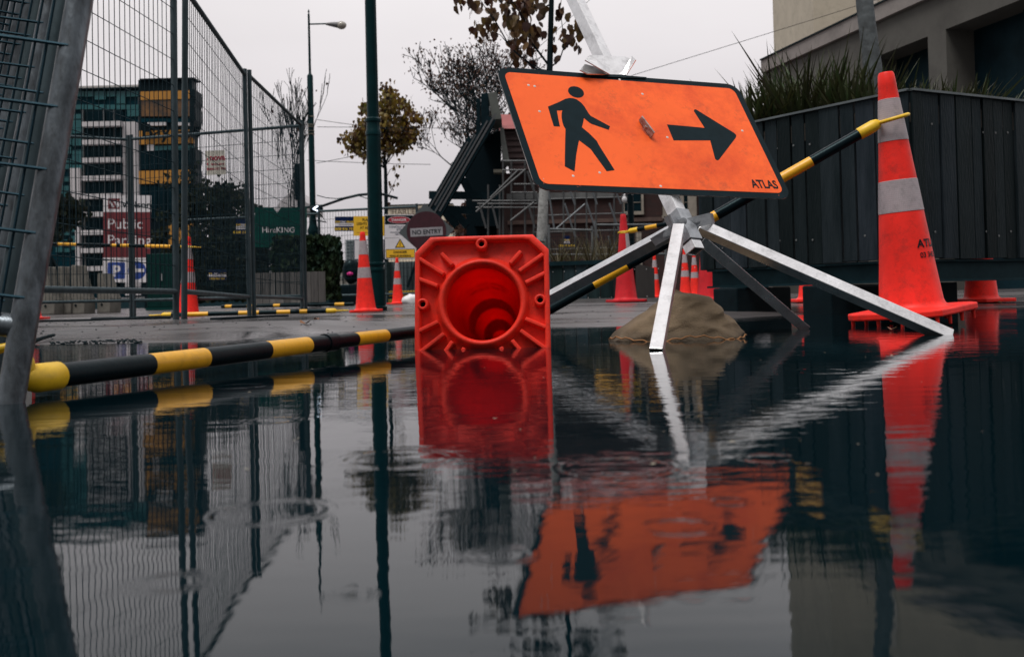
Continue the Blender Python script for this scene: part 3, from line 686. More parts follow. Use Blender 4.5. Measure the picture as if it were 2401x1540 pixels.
_x = N(_t, 'ShaderNodeMix', data_type='RGBA'); _t.links.new(_r.outputs[0], _x.inputs[0]); _t.links.new(_s, _x.inputs[6]); _x.inputs[7].default_value = (.030, .022, .014, 1); _t.links.new(_x.outputs[2], _b.inputs['Base Color'])
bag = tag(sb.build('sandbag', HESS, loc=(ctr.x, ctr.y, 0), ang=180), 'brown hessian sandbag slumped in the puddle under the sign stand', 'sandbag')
st = MB(); lp = []
for i in range(40):
    a = R(200 + 140 * i / 39); k = (abs(math.cos(a)) ** 2.6 + abs(math.sin(a)) ** 2.6) ** (-1 / 2.6)
    x = .207 * k * math.cos(a); y = .128 * k * math.sin(a); f = noise.noise(Vector((x * 9, y * 9, .14))) * .012
    lp.append((x + math.cos(a) * (f + .001), y + math.sin(a) * (f + .001), .006 + .006 * math.sin(i * .35) + .003 * math.sin(i * 1.9)))
st.tube(lp, .0022, 6); st.build('seam_stitching', mat('rope', (.30, .14, .05), .8), bag)
# ------------------------------------------------------------------ mesh fence panels
def fence_panel(label, A, B, H=2.1, leanA=(0, 0), leanB=(0, 0), zb=.20, nv=42, nh=12, wr=.0017, tr=.019, wob=0, group='temporary mesh fence panels', top=True, m=GALVD, botA=None, rail_h=None):
    A, B = Vector(A), Vector(B); t = thing('mesh_fence', label, 'mesh fence', A, group)
    la, lb = Vector((*leanA, 0)), Vector((*leanB, 0)); rh = rail_h or H - .05
    def at(k, z): return (A + (la * (z / H))) * (1 - k) + (B + (lb * (z / H))) * k + Vector((0, 0, z)) - A
    MB().tube([at(0, -.04), at(0, H)], tr, 14).build('post', m, t); MB().tube([at(1, -.04), at(1, H)], tr, 14).build('post', m, t)
    if top: MB().tube([at(0, rh), at(1, rh)], tr * .9, 12).build('rail', m, t)
    MB().tube([at(0, zb), at(1, zb)], tr * .9, 12).build('rail', m, t)
    w_ = MB(); rnd = random.Random(sum(map(ord, label)))
    dn = (B - A).cross(Vector((0, 0, 1))).normalized()
    for i in range(1, nv):
        k = i / nv; pts = []
        nn = 7 if wob else 2
        for j in range(nn):
            z = zb + (rh - zb) * j / (nn - 1); dk = (rnd.uniform(-1, 1) * wob if 0 < j < nn - 1 else 0)
            pts.append(at(k + dk, z) + dn * .004)
        w_.tube(pts, wr, 4, cap=False)
    for j in range(1, nh + 1):
        z = zb + (rh - zb) * j / (nh + 1)
        w_.tube([at(0, z), at(.33, z + rnd.uniform(-.004, .004)), at(.66, z + rnd.uniform(-.004, .004)), at(1, z)], wr * 1.1, 4, cap=False)
    w_.build('wire_mesh', WIRE, t, smooth=False)
    return t
def gp(u, v, m):
    q = P(u, v, m); q.z = ground(q.x, q.y); return q
P1 = gp(413, 746, 2.59); P2 = gp(585, 745, 3.6); P2b = gp(596, 745, 3.62); P3 = gp(708, 735, 4.6); P1b = gp(432, 746, 2.64)
d0 = (gp(150, 750, 2.03) - P1); P0 = P1 + d0.normalized() * 2.35; P0.z = P1.z
fence_panel('mesh fence panel running back from the leaning steel tubes, with long low rail', P0, P1, leanB=(.02, .01), nh=11, nv=40, zb=.17, wr=.0024)
fence_panel('mesh fence panel with bent wires between the two tall twin posts', P1b, P2, leanA=(.045, 0), nh=11, nv=40, zb=.17, wob=.006, wr=.0024)
fence_panel('furthest mesh fence panel of the near row, ending beside the hedge', P2b, P3, leanB=(.03, 0), nh=11, nv=40, zb=.17, wob=.004, wr=.0026)
P3b = P3 + Vector((.03, .06, 0)); P4 = gp(315, 722, 4.88); P4.z = P3.z
fence_panel('mesh fence panel crossing behind the near row, carrying the pale fence hire placard', P4, P3b, nh=11, nv=36, wr=.0026)
P5 = gp(-20, 720, 4.6); P5.z = P4.z
fence_panel('mesh fence panel crossing in front of the parking sign at left', P5, P4 + Vector((-.05, .03, 0)), nh=11, nv=40, wr=.0026)
# far row with the warning signs
Q0, Q1, Q2, Q3 = gp(440, 712, 8.9), gp(640, 712, 8.7), gp(752, 712, 8.6), gp(982, 708, 8.4)
hq = (710 - 488) * .0086
fence_panel('far mesh fence panel in front of the dark tree by the green banner', Q0, Q1, H=hq, nv=26, nh=9, wr=.003, tr=.025)
fence_panel('far mesh fence panel carrying the green hire banner', Q1, Q2, H=hq, nv=20, nh=9, wr=.003, tr=.025)
fence_panel('far mesh fence panel carrying the yellow and white warning signs', Q2, Q3, H=hq + .06, nv=34, nh=9, wr=.003, tr=.027, rail_h=hq)
SCREW = mat('mid_galvanised', (.13, .145, .15), .45, .4, var=.4)
# panels in the low planter bed
def bed(u, m): q = P(u, 640, m); return q
zbed = P(1360, 622, 4.7).z
b0, b1, b2, b3 = P(1160, 640, 4.9), P(1281, 640, 4.95), P(1391, 640, 5.1), P(1562, 640, 5.2)
for q in (b0, b1, b2, b3): q.z = zbed - .05
def bh(u, v, m): return P(u, v, m).z - zbed + .05
fence_panel('mesh panel at the left of the planter bed behind the grass', b0, b1, H=bh(1281, 555, 4.95), nv=22, nh=6, wr=.0016, tr=.015, m=SCREW)
fence_panel('mesh panel in the middle of the planter bed with a small blue placard', b1 + Vector((.04, 0, 0)), b2, H=bh(1391, 530, 5.1), nv=22, nh=6, wr=.0016, tr=.015, m=SCREW)
fence_panel('mesh panel at the right of the planter bed behind the plain red cone', b2 + Vector((.04, 0, 0)), b3, H=bh(1562, 517, 5.2), nv=26, nh=6, wr=.0016, tr=.015, m=SCREW)
# stack of loose panels leaning at the left edge: each panel is defined by its visible upright
def stack_panel(label, ub, vb, mb_, ut, vt, mt, r=.019, off=0, m=None):
    m = m or GALVT
    a, b_ = P(ub, vb, mb_), P(ut, vt, mt); d = (b_ - a).normalized()
    k = (a.z + .05) / d.z; a = a - d * k; H = 2.1
    U = Vector((-1, -.10, -.02)); U = (U - d * U.dot(d)).normalized()
    t = thing('mesh_fence', label, 'mesh fence', a, 'loose fence panels leaning in a stack')
    o = lambda x, y: U * x + d * y
    MB().tube([o(0, 0), o(0, H)], r, 24).build('post', m, t); MB().tube([o(2.2, 0), o(2.2, H)], r, 12).build('post', GALVT, t)
    MB().tube([o(0, .16), o(2.2, .16)], r * .9, 12).build('rail', GALVT, t); MB().tube([o(0, H - .04), o(2.2, H - .04)], r * .9, 12).build('rail', GALVT, t)
    w_ = MB(); nrm = U.cross(d).normalized()
    if nrm.y > 0: nrm = -nrm
    z = .20 + off
    while z < H - .06: w_.tube([o(-.002, z) + nrm * .017, o(.05, z) + nrm * .019, o(2.2, z) + nrm * .017], .0028, 6); z += .094
    x = r + .012
    while x < .06: w_.tube([o(x, .16) + nrm * .012, o(x, H - .05) + nrm * .012], .0022, 6); x += .12
    w_.build('wire_mesh', WIRE2, t)
    return t
GALVT = mat('old_galvanised_tube', (.12, .14, .155), .38, .65, spec=.35, var=.75, vs=22, bump=.35, bs=60, stretch=(1, 1, .35), dirt=.55)
WIRE2 = mat('grey_wire', (.03, .04, .05), .5, .4)
stack_panel('front steel tube panel of the leaning stack, its foot standing in the water', 25, 940, .605, 187, 0, .64)
stack_panel('second steel tube panel in the leaning stack, just behind the front one', -55, 900, .80, 120, 0, .86)
stack_panel('steel tube panel wedged between the first two of the leaning stack', -18, 905, .74, 150, 0, .78, m=GALVD)  # darker steel on this upright stands in for tubes in shadow
stack_panel('dark steel tube panel behind the second one in the leaning stack', -88, 888, .84, 98, 0, .90, m=GALVD)  # upright in the same dark steel as the shaded gap beside it
stack_panel('narrow steel tube panel between the third and fourth of the leaning stack', -125, 876, .92, 61, 0, .965)
stack_panel('third steel tube panel in the leaning stack', -105, 880, .88, 78, 0, .93)
stack_panel('fourth steel tube panel in the leaning stack, nearest the left edge', -140, 870, .96, 46, 0, 1.0)
stack_panel('rearmost steel tube panel of the leaning stack at the top left corner', -160, 860, 1.05, 16, 0, 1.08)
q = P(8, 748, .95)
cb = MB(); cb.hexa([(q.x - .25, q.y - .05, -.05), (q.x + .012, q.y - .05, -.05), (q.x + .02, q.y + .1, -.05), (q.x - .25, q.y + .1, -.05), (q.x - .25, q.y - .03, q.z + .028), (q.x + .006, q.y - .03, q.z + .025), (q.x + .012, q.y + .1, q.z + .028), (q.x - .25, q.y + .1, q.z + .028)])
tag(cb.build('concrete_block', mat('pale_concrete', (.42, .41, .39), .8, var=.4, vs=14, bump=.4, bs=40, dirt=.5), loc=q, bevel=.008), 'worn white concrete foot block behind the leaning tubes at left edge', 'concrete block')

# ------------------------------------------------------------------ signs on the fences
WS = mat('sign_white', (.62, .60, .62), .5, var=.1); YS = mat('sign_yellow', (.72, .42, .015), .5, var=.08); RS = mat('sign_maroon', (.22, .012, .02), .5)
NV = mat('sign_navy', (.012, .018, .075), .5); KS = mat('sign_black', (.012, .014, .016), .5); YT = mat('text_yellow', (.75, .5, .03), .5)
def board_px(name, label, cat, u0, v0, u1, v1, m, base, dy=0, dv=0, **k):
    bl = P(u0, v1, m); br = P(u1, v1 + dv, m + dy); return Board(name, label, cat, bl, br, (v1 - v0) * m * .001, mat_=base, **k)
s = board_px('warning_sign', 'yellow flashing lights notice half hidden behind the dark green pole', 'sign', 829, 507, 901, 553, 8.35, YS, group='warning signs on the far fence')
W, Hh = s.w, s.h
for i, (tx, xx_) in enumerate((('FLASHING', .5), ('LIGHTS REQUIRED', .5), ('AT ALL TIMES', .5))): s.text(tx, W * .5 + (W * .02), Hh * (.76 - .205 * i), Hh * .185, KS, xs=.86)
s.rect('rule_line', W * .1, Hh * .16, W * .9, Hh * .175, RS, 2)
s = board_px('warning_sign', 'white notice with dark border below the yellow flashing lights sign', 'sign', 830, 562, 901, 609, 8.35, NV, group='warning signs on the far fence')
s.rect('white_face', s.w * .02, s.h * .03, s.w * .98, s.h * .97, WS, 1)
for tx, x, z in (('NO PARKING', .5, .68), ('OR STOPPING', .5, .5), ('HERE AT ANY TIME', .5, .28), ('PLEASE', .5, .12)): s.text(tx, s.w * x, s.h * z, s.h * .105, KS, xs=.9)
s = board_px('warning_sign', 'white danger construction site sign with red oval on black', 'sign', 902, 503, 969, 558, 8.32, WS, group='warning signs on the far fence')
W, Hh = s.w, s.h
s.rect('black_band', W * .01, Hh * .575, W * .99, Hh * .965, KS, 1)
s.poly('red_oval', [(W * .5 + W * .40 * math.cos(a), Hh * .77 + Hh * .15 * math.sin(a)) for a in [2 * math.pi * i / 36 for i in range(36)]], mat('rim_white', (.6, .58, .6), .5), 2)
s.poly('red_oval', [(W * .5 + W * .385 * math.cos(a), Hh * .77 + Hh * .137 * math.sin(a)) for a in [2 * math.pi * i / 36 for i in range(36)]], mat('oval_red', (.33, .012, .03), .5), 3)
s.text('DANGER', W * .5, Hh * .715, Hh * .155, WS, 4, bold=.015)
s.text('CONSTRUCTION', W * .5, Hh * .43, Hh * .12, mat('text_slate', (.07, .09, .13), .5), xs=.9); s.text('SITE', W * .5, Hh * .315, Hh * .12, MATS['text_slate'])
s.text('UNAUTHORISED ENTRY', W * .5, Hh * .215, Hh * .07, MATS['text_slate']); s.text('KEEP OUT', W * .5, Hh * .13, Hh * .07, MATS['text_slate'])
s = board_px('warning_sign', 'danger vehicles reversing sign with yellow triangle above yellow panel', 'sign', 903, 559, 974, 607, 8.25, WS, group='warning signs on the far fence', dv=-1)
W, Hh = s.w, s.h
s.rect('yellow_panel', W * .03, Hh * .03, W * .985, Hh * .47, KS, 1); s.rect('yellow_panel', W * .045, Hh * .06, W * .97, Hh * .44, YS, 2)
s.text('DANGER', W * .5, Hh * .265, Hh * .165, KS, 3, bold=.03); s.text('VEHICLES REVERSING', W * .5, Hh * .09, Hh * .14, KS, 3, bold=.03, xs=.78)
tri = lambda r: [(W * .5 + r * math.cos(a), Hh * .68 + r * math.sin(a)) for a in (R(90), R(210), R(330))]
s.poly('triangle', tri(Hh * .30), KS, 1); s.poly('triangle', tri(Hh * .22), YS, 2)
s.rect('exclamation', W * .488, Hh * .665, W * .512, Hh * .80, KS, 3); s.rect('exclamation', W * .488, Hh * .605, W * .512, Hh * .64, KS, 3)
def tempfence(label, u0, v0, u1, v1, m, big_=True):
    s = board_px('fence_placard', label, 'placard', u0, v0, u1, v1, m, WS, group='fence hire placards')
    s.rect('navy_band', 0, s.h * .55, s.w, s.h, NV, 1); s.rect('navy_band', 0, 0, s.w, s.h * .34, NV, 1); s.rect('rule_line', s.w * .2, s.h * .43, s.w * .95, s.h * .47, NV, 1)
    s.text('0508', s.w * .02, s.h * .58, s.h * .17, YT, 2, align='LEFT', xs=.95); s.text('TEMP', s.w * .42, s.h * .58, s.h * .17, WS, 2, xs=.95); s.text('FENCE', s.w * .985, s.h * .58, s.h * .17, YT, 2, align='RIGHT', xs=.95)
    s.text('0508 836 733', s.w * .5, s.h * .07, s.h * .23, YT, 2, xs=1.08); return s
tempfence('blue white and yellow fence hire placard left of the yellow flashing lights sign', 785, 508, 829, 542, 8.4)
tempfence('blue fence hire placard seen through the wires left of the green banner', 553, 514, 592, 550, 8.6)
tempfence('small blue fence hire placard on the mesh over the planter grass', 1322, 553, 1336, 580, 4.95)
tempfence('low distant fence hire placard behind the bent wire panel', 488, 632, 530, 657, 8.6)
s = board_px('fence_placard', 'pale fence hire placard with maroon lettering high on the mesh', 'placard', 484, 354, 529, 411, 4.72, mat('placard_cream', (.60, .58, .50), .55), group='fence hire placards', dv=-2)
TR_ = mat('text_maroon', (.35, .02, .05), .5)
s.text('nova', s.w * .6, s.h * .60, s.h * .34, TR_, 2, bold=.03); s.text('fence hire', s.w * .6, s.h * .40, s.h * .13, TR_, 2); s.text('0800 177 766', s.w * .56, s.h * .2, s.h * .13, TR_, 2)
for i in range(3): s.poly('emblem', [(s.w * .08 + s.w * .045 * math.cos(a), s.h * (.65 - .2 * i) + s.h * .07 * math.sin(a)) for a in (0, R(90), R(180), R(270))], TR_, 1)
# green banner
GB = mat('green_banner_cloth', (.004, .085, .055), .6, var=.45, vs=2.2, stretch=(1, 1, 3), bump=.2, bs=8)
s = board_px('banner', 'green hire banner with white lettering hung on the far fence', 'banner', 597, 486, 719, 580, 8.45, GB, part='cloth')
s.text('HireKING', s.w * .14, s.h * .37, s.h * .19, WS, 2, align='LEFT', xs=1.02, bold=.012)
s.poly('white_notch', [(s.w * .36, s.h * .985), (s.w * .5, s.h * .985), (s.w * .43, s.h * .86)], WS, 1)
# no entry
q = P(1000, 542, 6.6); ne = thing('no_entry_sign', 'dark red round no entry sign on a grey diamond board', 'road sign', q); ne.rotation_euler = (R(4), R(-2.5), R(8))
GREY_S = mat('grey_board', (.085, .10, .105), .6, var=.2)
MB().prism([(0, -.43), (.43, 0), (0, .43), (-.43, 0)], Matrix.Translation((0, .006, 0)) @ XZ, .006).build('diamond_board', GREY_S, ne, smooth=False)
dm = MB().prism([(.305 * math.cos(2 * math.pi * i / 48), .305 * math.sin(2 * math.pi * i / 48)) for i in range(48)], Matrix.Translation((0, -.001, 0)) @ XZ, .003).build('disc', mat('dull_maroon', (.050, .010, .018), .55, var=.35), ne, smooth=False)
MB().prism([(-.25, -.075), (.25, -.075), (.25, .055), (-.25, .055)], Matrix.Translation((0, -.0045, 0)) @ XZ, .001).build('white_bar', mat('dull_white', (.34, .33, .35), .5), dm, smooth=False)
place_text(text_mesh('NO ENTRY', .095, .0006, .012, 'CENTER', .95), 'lettering', KS, dm, Matrix.Translation((.0, -.0068, -.042)) @ XZ)
gq = ground(q.x, q.y + .3) - q.z
MB().tube([(0, .04, gq), (0, .04, .3)], .025, 10).build('post', GALVD, ne)
# public parking sign
s = board_px('parking_sign', 'tall maroon and white public parking sign seen through the mesh', 'sign', 241, 458, 353, 662, 18, WS)
W, Hh = s.w, s.h; MAR = mat('parking_maroon', (.13, .012, .018), .5); fz = lambda v: (662 - v) / 204 * Hh; fx = lambda u: (u - 241) / 112 * W
s.rect('maroon_panel', 0, fz(604), W * .925 + W * .075, fz(497), MAR, 1)
lg = s.rect('logo', fx(252), fz(490), fx(280), fz(465), MAR, 1)
for i in range(2): s.poly('logo_stripe', [(fx(254 + 11 * i), fz(472)), (fx(258 + 11 * i), fz(471)), (fx(267 + 11 * i), fz(485)), (fx(262 + 11 * i), fz(487))], WS, 2, lg)
s.poly('logo_stripe', [(fx(272), fz(472)), (fx(275), fz(471)), (fx(279), fz(482)), (fx(277), fz(486))], WS, 2, lg)
s.text('Wilson', fx(284), fz(487), Hh * .105, KS, 2, align='LEFT', xs=1.12)
s.text('Public', fx(250), fz(536), Hh * .165, WS, 2, align='LEFT', bold=.004, xs=1.05); s.text('Parking', fx(250), fz(574), Hh * .165, WS, 2, align='LEFT', bold=.004, xs=1.05)
pb_ = s.rect('blue_square', fx(252), fz(654), fx(293), fz(615), BLUEP, 1, r=W * .03); s.text('P', fx(272.5), fz(648), Hh * .18, WS, 3, parent=pb_, bold=.03)
s.poly('blue_disc', [(fx(321) + W * .19 * math.cos(a), fz(634) + W * .19 * math.sin(a)) for a in [2 * math.pi * i / 32 for i in range(32)]], BLUEP, 1)
s.poly('white_arrow', [(fx(306), fz(634)), (fx(318), fz(622)), (fx(318), fz(630)), (fx(338), fz(630)), (fx(338), fz(638)), (fx(318), fz(638)), (fx(318), fz(646))], WS, 2)
for x in (W * .1, W * .9): MB().box((x - .05, .01, -1.2), (x + .05, .09, Hh * .9)).build('post', KS, s.o, smooth=False)

# ------------------------------------------------------------------ poles
def pole(name, label, cat, u, m, prof, mat_, group=None, n=28):
    q = on_ground(u, m); t = thing(name, label, cat, q, group)
    MB().lathe(prof, n).build('shaft', mat_, t, ang=30); return t, q
gm = 5.3; zz = lambda v: (710 - v) * gm * .001
tall, tq = pole('street_pole', 'tall dark green pole with ringed collar standing behind the red and white cone', 'pole', 884, gm,
    [(.125, -.05), (.125, .05), (.105, .06), (.104, zz(618)), (.112, zz(617)), (.112, zz(612)), (.099, zz(610)), (.096, zz(604)), (.11, zz(603)), (.11, zz(598)), (.094, zz(596)), (.090, zz(300)), (.098, zz(298)), (.098, zz(290)), (.087, zz(286)), (.084, zz(268)), (.096, zz(266)), (.096, zz(260)), (.074, zz(256)), (.066, zz(-300)), (.001, zz(-301))], DKGREEN)
MB().lathe([(.0915, zz(529)), (.0925, zz(528)), (.0925, zz(526)), (.0915, zz(525))], 28).build('strap', GALV, tall)
lm = 12.0; zl = lambda v: (705 - v) * lm * .001
lamp, lq_ = pole('street_lamp', 'slim dark street lamp with outreach arm and clear lantern', 'street lamp', 738, lm,
    [(.16, 0), (.16, .8), (.12, .9), (.12, zl(555)), (.10, zl(552)), (.16, zl(535)), (.16, zl(528)), (.12, zl(520)), (.085, zl(500)), (.083, zl(166)), (.07, zl(164)), (.036, zl(160)), (.03, zl(20)), (.012, zl(18)), (.03, zl(14)), (.004, zl(8))], DKGREEN)
arm = MB(); arm.tube([(0, 0, zl(43.5)), (.5, 0, zl(43.5))], .022, 8); arm.build('arm', DKGREEN, lamp)
hd = MB(); hd.tube([(.48, 0, zl(44)), (.62, 0, zl(45)), (.8, 0, zl(47)), (1.0, 0, zl(47.5)), (1.06, 0, zl(48))], [.03, .06, .085, .08, .02], 12)
h_ = hd.build('lantern', mat('lamp_grey', (.12, .12, .125), .5), lamp)
MB().ball((.92, 0, zl(48)), .115, 14, 8, (1.25, 1, 1)).build('glass_bowl', mat('lamp_glass', (.34, .32, .28), .15, spec=.6), h_)
for v in (262, 281, 286, 296, 303): MB().lathe([(.084, zl(v) - .012), (.096, zl(v) - .012), (.096, zl(v) + .012), (.084, zl(v) + .012)], 20).build('clamp', mat('brassy_clamp', (.3, .27, .2), .4, .6), lamp)
# overhead line arm and signal carried on the lamp pole
MB().tube([(-.3, 0, zl(476)), (.3, 0, zl(472)), (.9, 0, zl(456)), (1.3, 0, zl(449)), (1.65, 0, zl(447)), (2.0, 0, zl(449)), (2.4, 0, zl(459))], .038, 10).build('bracket_arm', BLK, lamp)
MB().tube([(.0, -.12, zl(505)), (.4, -.12, zl(512)), (.25, -.12, zl(495)), (.1, -.12, zl(488))], .02, 8).build('cable_loop', BLK, lamp)
sg_ = thing('signal_head', 'small black traffic signal with lit white left arrow on the lamp pole', 'traffic signal', lq_ + Vector((.14, -.2, zl(481))))
MB().ball((0, 0, 0), .15, 18, 10, (1.3, .5, .75)).build('housing', BLK, sg_)
LIT = mat('lit_arrow', (.75, .85, 1.0), .5, emit=6, var=0)
MB().tube([(.06, -.09, .07), (-.07, -.09, 0), (.06, -.09, -.07)], .016, 6).build('arrow_light', LIT, sg_)
tl = thing('traffic_light', 'dark traffic light housing seen edge-on behind the wire mesh', 'traffic light', P(699, 470, 11)); gq = ground(tl.location.x, tl.location.y) - tl.location.z
MB().box((-.065, -.1, 0), (.065, .1, .95)).build('housing', BLK, tl, bevel=.02); MB().tube([(0, .1, gq), (0, .1, .95)], .05, 10).build('post', BLK, tl)
cc = P(1464, 468, 5.4); cctv = thing('security_camera', 'white dome security camera under the orange sign beside a dark post', 'security camera', cc)
MB().ball((0, 0, 0), .034, 14, 8, (1, 1, 1.2)).build('dome', WHITEP, cctv); MB().tube([(0, 0, .03), (.01, 0, .08), (.05, 0, .085), (.10, 0, .06)], .014, 8).build('bracket', WHITEP, cctv)
qd = on_ground(1484, 5.4)
tag(MB().tube([qd, qd + Vector((0, 0, P(1484, 420, 5.4).z - qd.z))], .04, 12).build('dark_post', BLK, loc=qd), 'dark square post carrying the dome camera behind the plain red cone', 'post')

# ------------------------------------------------------------------ overhead wires
def wire(label, pts, r=.008): 
    q = [P(*p) for p in pts]; tag(MB().tube(q, r, 5).build('overhead_wire', BLK, loc=q[0]), label, 'wire', 'overhead wires')
wire('overhead wire from the lamp pole sloping down towards the autumn tree', [(744, 281, 12), (790, 288, 12.2), (860, 297, 12.5), (1010, 315, 13)])
wire('level overhead wire from the lamp pole passing behind the green pole', [(744, 298, 12), (860, 299, 12.3), (1130, 302, 13)])
wire('thin overhead wire low beside the lamp pole, sloping up to the right', [(742, 383, 12), (770, 378, 12), (840, 364, 12.2), (1000, 330, 13)])
wire('thin overhead wire low beside the lamp pole, almost level', [(720, 376, 12), (775, 379, 12), (900, 384, 12.4), (1010, 386, 13)])
wire('long thin wire rising from the orange sign to the concrete building', [(1480, 178, 9), (1905, 47, 9.5), (2080, -8, 9.6)], .006)
wire('taut thin line crossing behind the leaves above the orange sign', [(1190, 176, 9), (1285, 92, 9), (1400, -16, 9)], .005)
wire('sagging cable under the curved bracket arm', [(743, 458, 11.5), (765, 464, 11.5), (790, 466, 11.5), (840, 459, 11.5), (868, 468, 11.5)], .012)

# ------------------------------------------------------------------ dark planter on steel beams (right)
def pt(u, m, z): q = P(u, hz(u), m); return Vector((q.x, q.y, z))
zt, zb_ = 1.155, .292
A_, B_, C_ = pt(1652, 2.735, 0), pt(2147, 2.2, 0), pt(2520, 2.45, 0)
plant = thing('planter', 'large planter of weathered dark boards raised on steel beams', 'planter', B_)
def wall(P0_, P1_, name, n, z0, z1, thick=.03):
    d = (P1_ - P0_); L = d.length; d.normalize(); nrm = Vector((d.y, -d.x, 0)); 
    if nrm.dot(CAM - P0_) < 0: nrm = -nrm
    mb = MB(); x = 0; rnd = random.Random(n)
    ws = [rnd.uniform(.7, 1.35) for _ in range(n)]; tot = sum(ws)
    for wv in ws:
        wl = L * wv / tot; g = rnd.uniform(.002, .007); o = rnd.uniform(0, .014); a = P0_ + d * (x + g) - B_; b_ = P0_ + d * (x + wl - g) - B_
        a0, b0_ = a - nrm * thick, b_ - nrm * thick; a1, b1_ = a + nrm * o, b_ + nrm * o; lo = z0 - rnd.uniform(0, .008)
        mb.hexa([(*a1.xy, lo), (*b1_.xy, lo), (*b0_.xy, lo), (*a0.xy, lo), (*a1.xy, z1), (*b1_.xy, z1), (*b0_.xy, z1), (*a0.xy, z1)]); x += wl
    return mb.build(name, TIMBER, plant, smooth=False, bevel=.002)
wall(A_, B_, 'board_wall', 13, zb_, zt); wall(B_, C_, 'board_wall', 13, zb_, zt)
D_ = A_ + Vector((1.6, 1.5, 0)); wall(D_, A_, 'board_wall', 12, zb_, zt)
rails = MB(); 
for a, b_ in ((A_, B_), (B_, C_), (D_, A_)): rails.bar(a - B_ + Vector((0, 0, zt + .006)), b_ - B_ + Vector((0, 0, zt + .006)), .05, .012)
rails.build('top_edging', mat('dark_steel_edge', (.11, .13, .135), .35, .6), plant, smooth=False)
so_ = MB(); q4 = C_ + Vector((0, 3, 0)); n_ = [(v - B_) for v in (A_, B_, C_, q4, D_)]
so_.v = [(v.x, v.y, zt - .06) for v in n_] + [(v.x, v.y, zt - .16) for v in n_]; so_.f = [(0, 1, 2, 3, 4), (9, 8, 7, 6, 5)] + [(i, (i + 1) % 5, 5 + (i + 1) % 5, 5 + i) for i in range(5)]; so_.mi = [0] * 7
so_.build('soil', mat('soil', (.02, .016, .012), .9, bump=.5), plant, smooth=False)
STB = mat('dark_steel_beam', (.030, .042, .045), .4, .3, var=.4, vs=8, bump=.05)
def ibeam(a, b_, z0, z1):
    mb = MB(); a, b_ = Vector(a), Vector(b_); up = Vector((0, 0, 1))
    for zc, wd, hg in ((z0 + .006, .11, .012), (z1 - .006, .11, .012), ((z0 + z1) / 2, .012, z1 - z0 - .024)): mb.bar(a + up * zc, b_ + up * zc, wd, hg)
    return mb.build('steel_beam', STB, plant, smooth=False)
dl = (B_ - A_).normalized(); nl = Vector((dl.y, -dl.x, 0)); nl = nl if nl.dot(CAM - A_) > 0 else -nl
dr = (C_ - B_).normalized(); nr = Vector((dr.y, -dr.x, 0)); nr = nr if nr.dot(CAM - B_) > 0 else -nr
ibeam(A_ - B_ - nl * .06 + dl * .02, dl * .0 - nl * .06, .168, .284); ibeam(dr * .03 - nr * .07, C_ - B_ - nr * .07, .168, .284)
for k in (.16, .62): 
    c_ = A_ + (B_ - A_) * k - nl * .13; mb = MB(); mb.bar(c_ - nl * .3 - B_ + Vector((0, 0, .07)), c_ + nl * .20 - B_ + Vector((0, 0, .07)), .2, .19); mb.build('skid_block', RUBBER, plant, smooth=False, bevel=.01)
c_ = B_ + (C_ - B_) * .45 - nr * .4; MB().bar(c_ - nr * .3 - B_ + Vector((0, 0, .07)), c_ + nr * .1 - B_ + Vector((0, 0, .07)), .2, .19).build('skid_block', RUBBER, plant, smooth=False)
sc_ = MB(); rnd = random.Random(3)
for a, b_, nn, n_ in ((A_, B_, 13, nl), (B_, C_, 13, nr)):
    for i in range(nn):
        for z in (.42, .98):
            q = a + (b_ - a) * ((i + .5) / nn) - B_ + n_ * .006 + Vector((0, 0, z + rnd.uniform(-.015, .015))); sc_.tube([q, q + n_ * .003], .006, 8)
sc_.build('screws', mat('screw_grey', (.14, .15, .15), .4, .4), plant)

# tussock grass
GR = mat('tussock_green', (.026, .050, .016), .5, var=.4, vs=3, island=.7, trans=.2, col2=(.050, .036, .013))
GR2 = mat('tussock_dry', (.05, .05, .018), .6, var=.4, vs=3, island=.5, trans=.2, col2=(.09, .06, .02))
def tussock(label, base, h, n, spread, seed, m=GR, wd=.008, lean=(0, 0)):
    rnd = random.Random(seed); mb = MB()
    for i in range(n):
        a = rnd.uniform(0, 2 * math.pi); s_ = rnd.uniform(.1, 1) ** .7 * spread; L = h * rnd.uniform(.5, 1.0) * (1.35 if rnd.random() < .12 else 1)
        d = Vector((math.cos(a) * s_ + lean[0], math.sin(a) * s_ + lean[1], 1)).normalized(); side = Vector((-math.sin(a), math.cos(a), 0)) * wd * rnd.uniform(.6, 1.1)
        if rnd.random() < .5: side = Vector((wd, 0, 0)) * rnd.uniform(.5, 1)
        p = Vector((math.cos(a), math.sin(a), 0)) * rnd.uniform(0, .05); droop = rnd.uniform(.05, .55) * s_; k = len(mb.v); S = 4
        for j in range(S + 1):
            t_ = j / S; q = p + d * (L * t_) + Vector((math.cos(a), math.sin(a), -.9)) * (droop * L * t_ * t_ * .5); w_ = (1 - t_) ** .65 + .03
            mb.v += [tuple(q - side * w_), tuple(q + side * w_)]
        for j in range(S): mb._f((k + 2 * j, k + 2 * j + 1, k + 2 * j + 3, k + 2 * j + 2))
    o = mb.build('tussock_plant', m, loc=None, smooth=False); o.location = base; tag(o, label, 'grass clump', 'tussock grass clumps'); return o
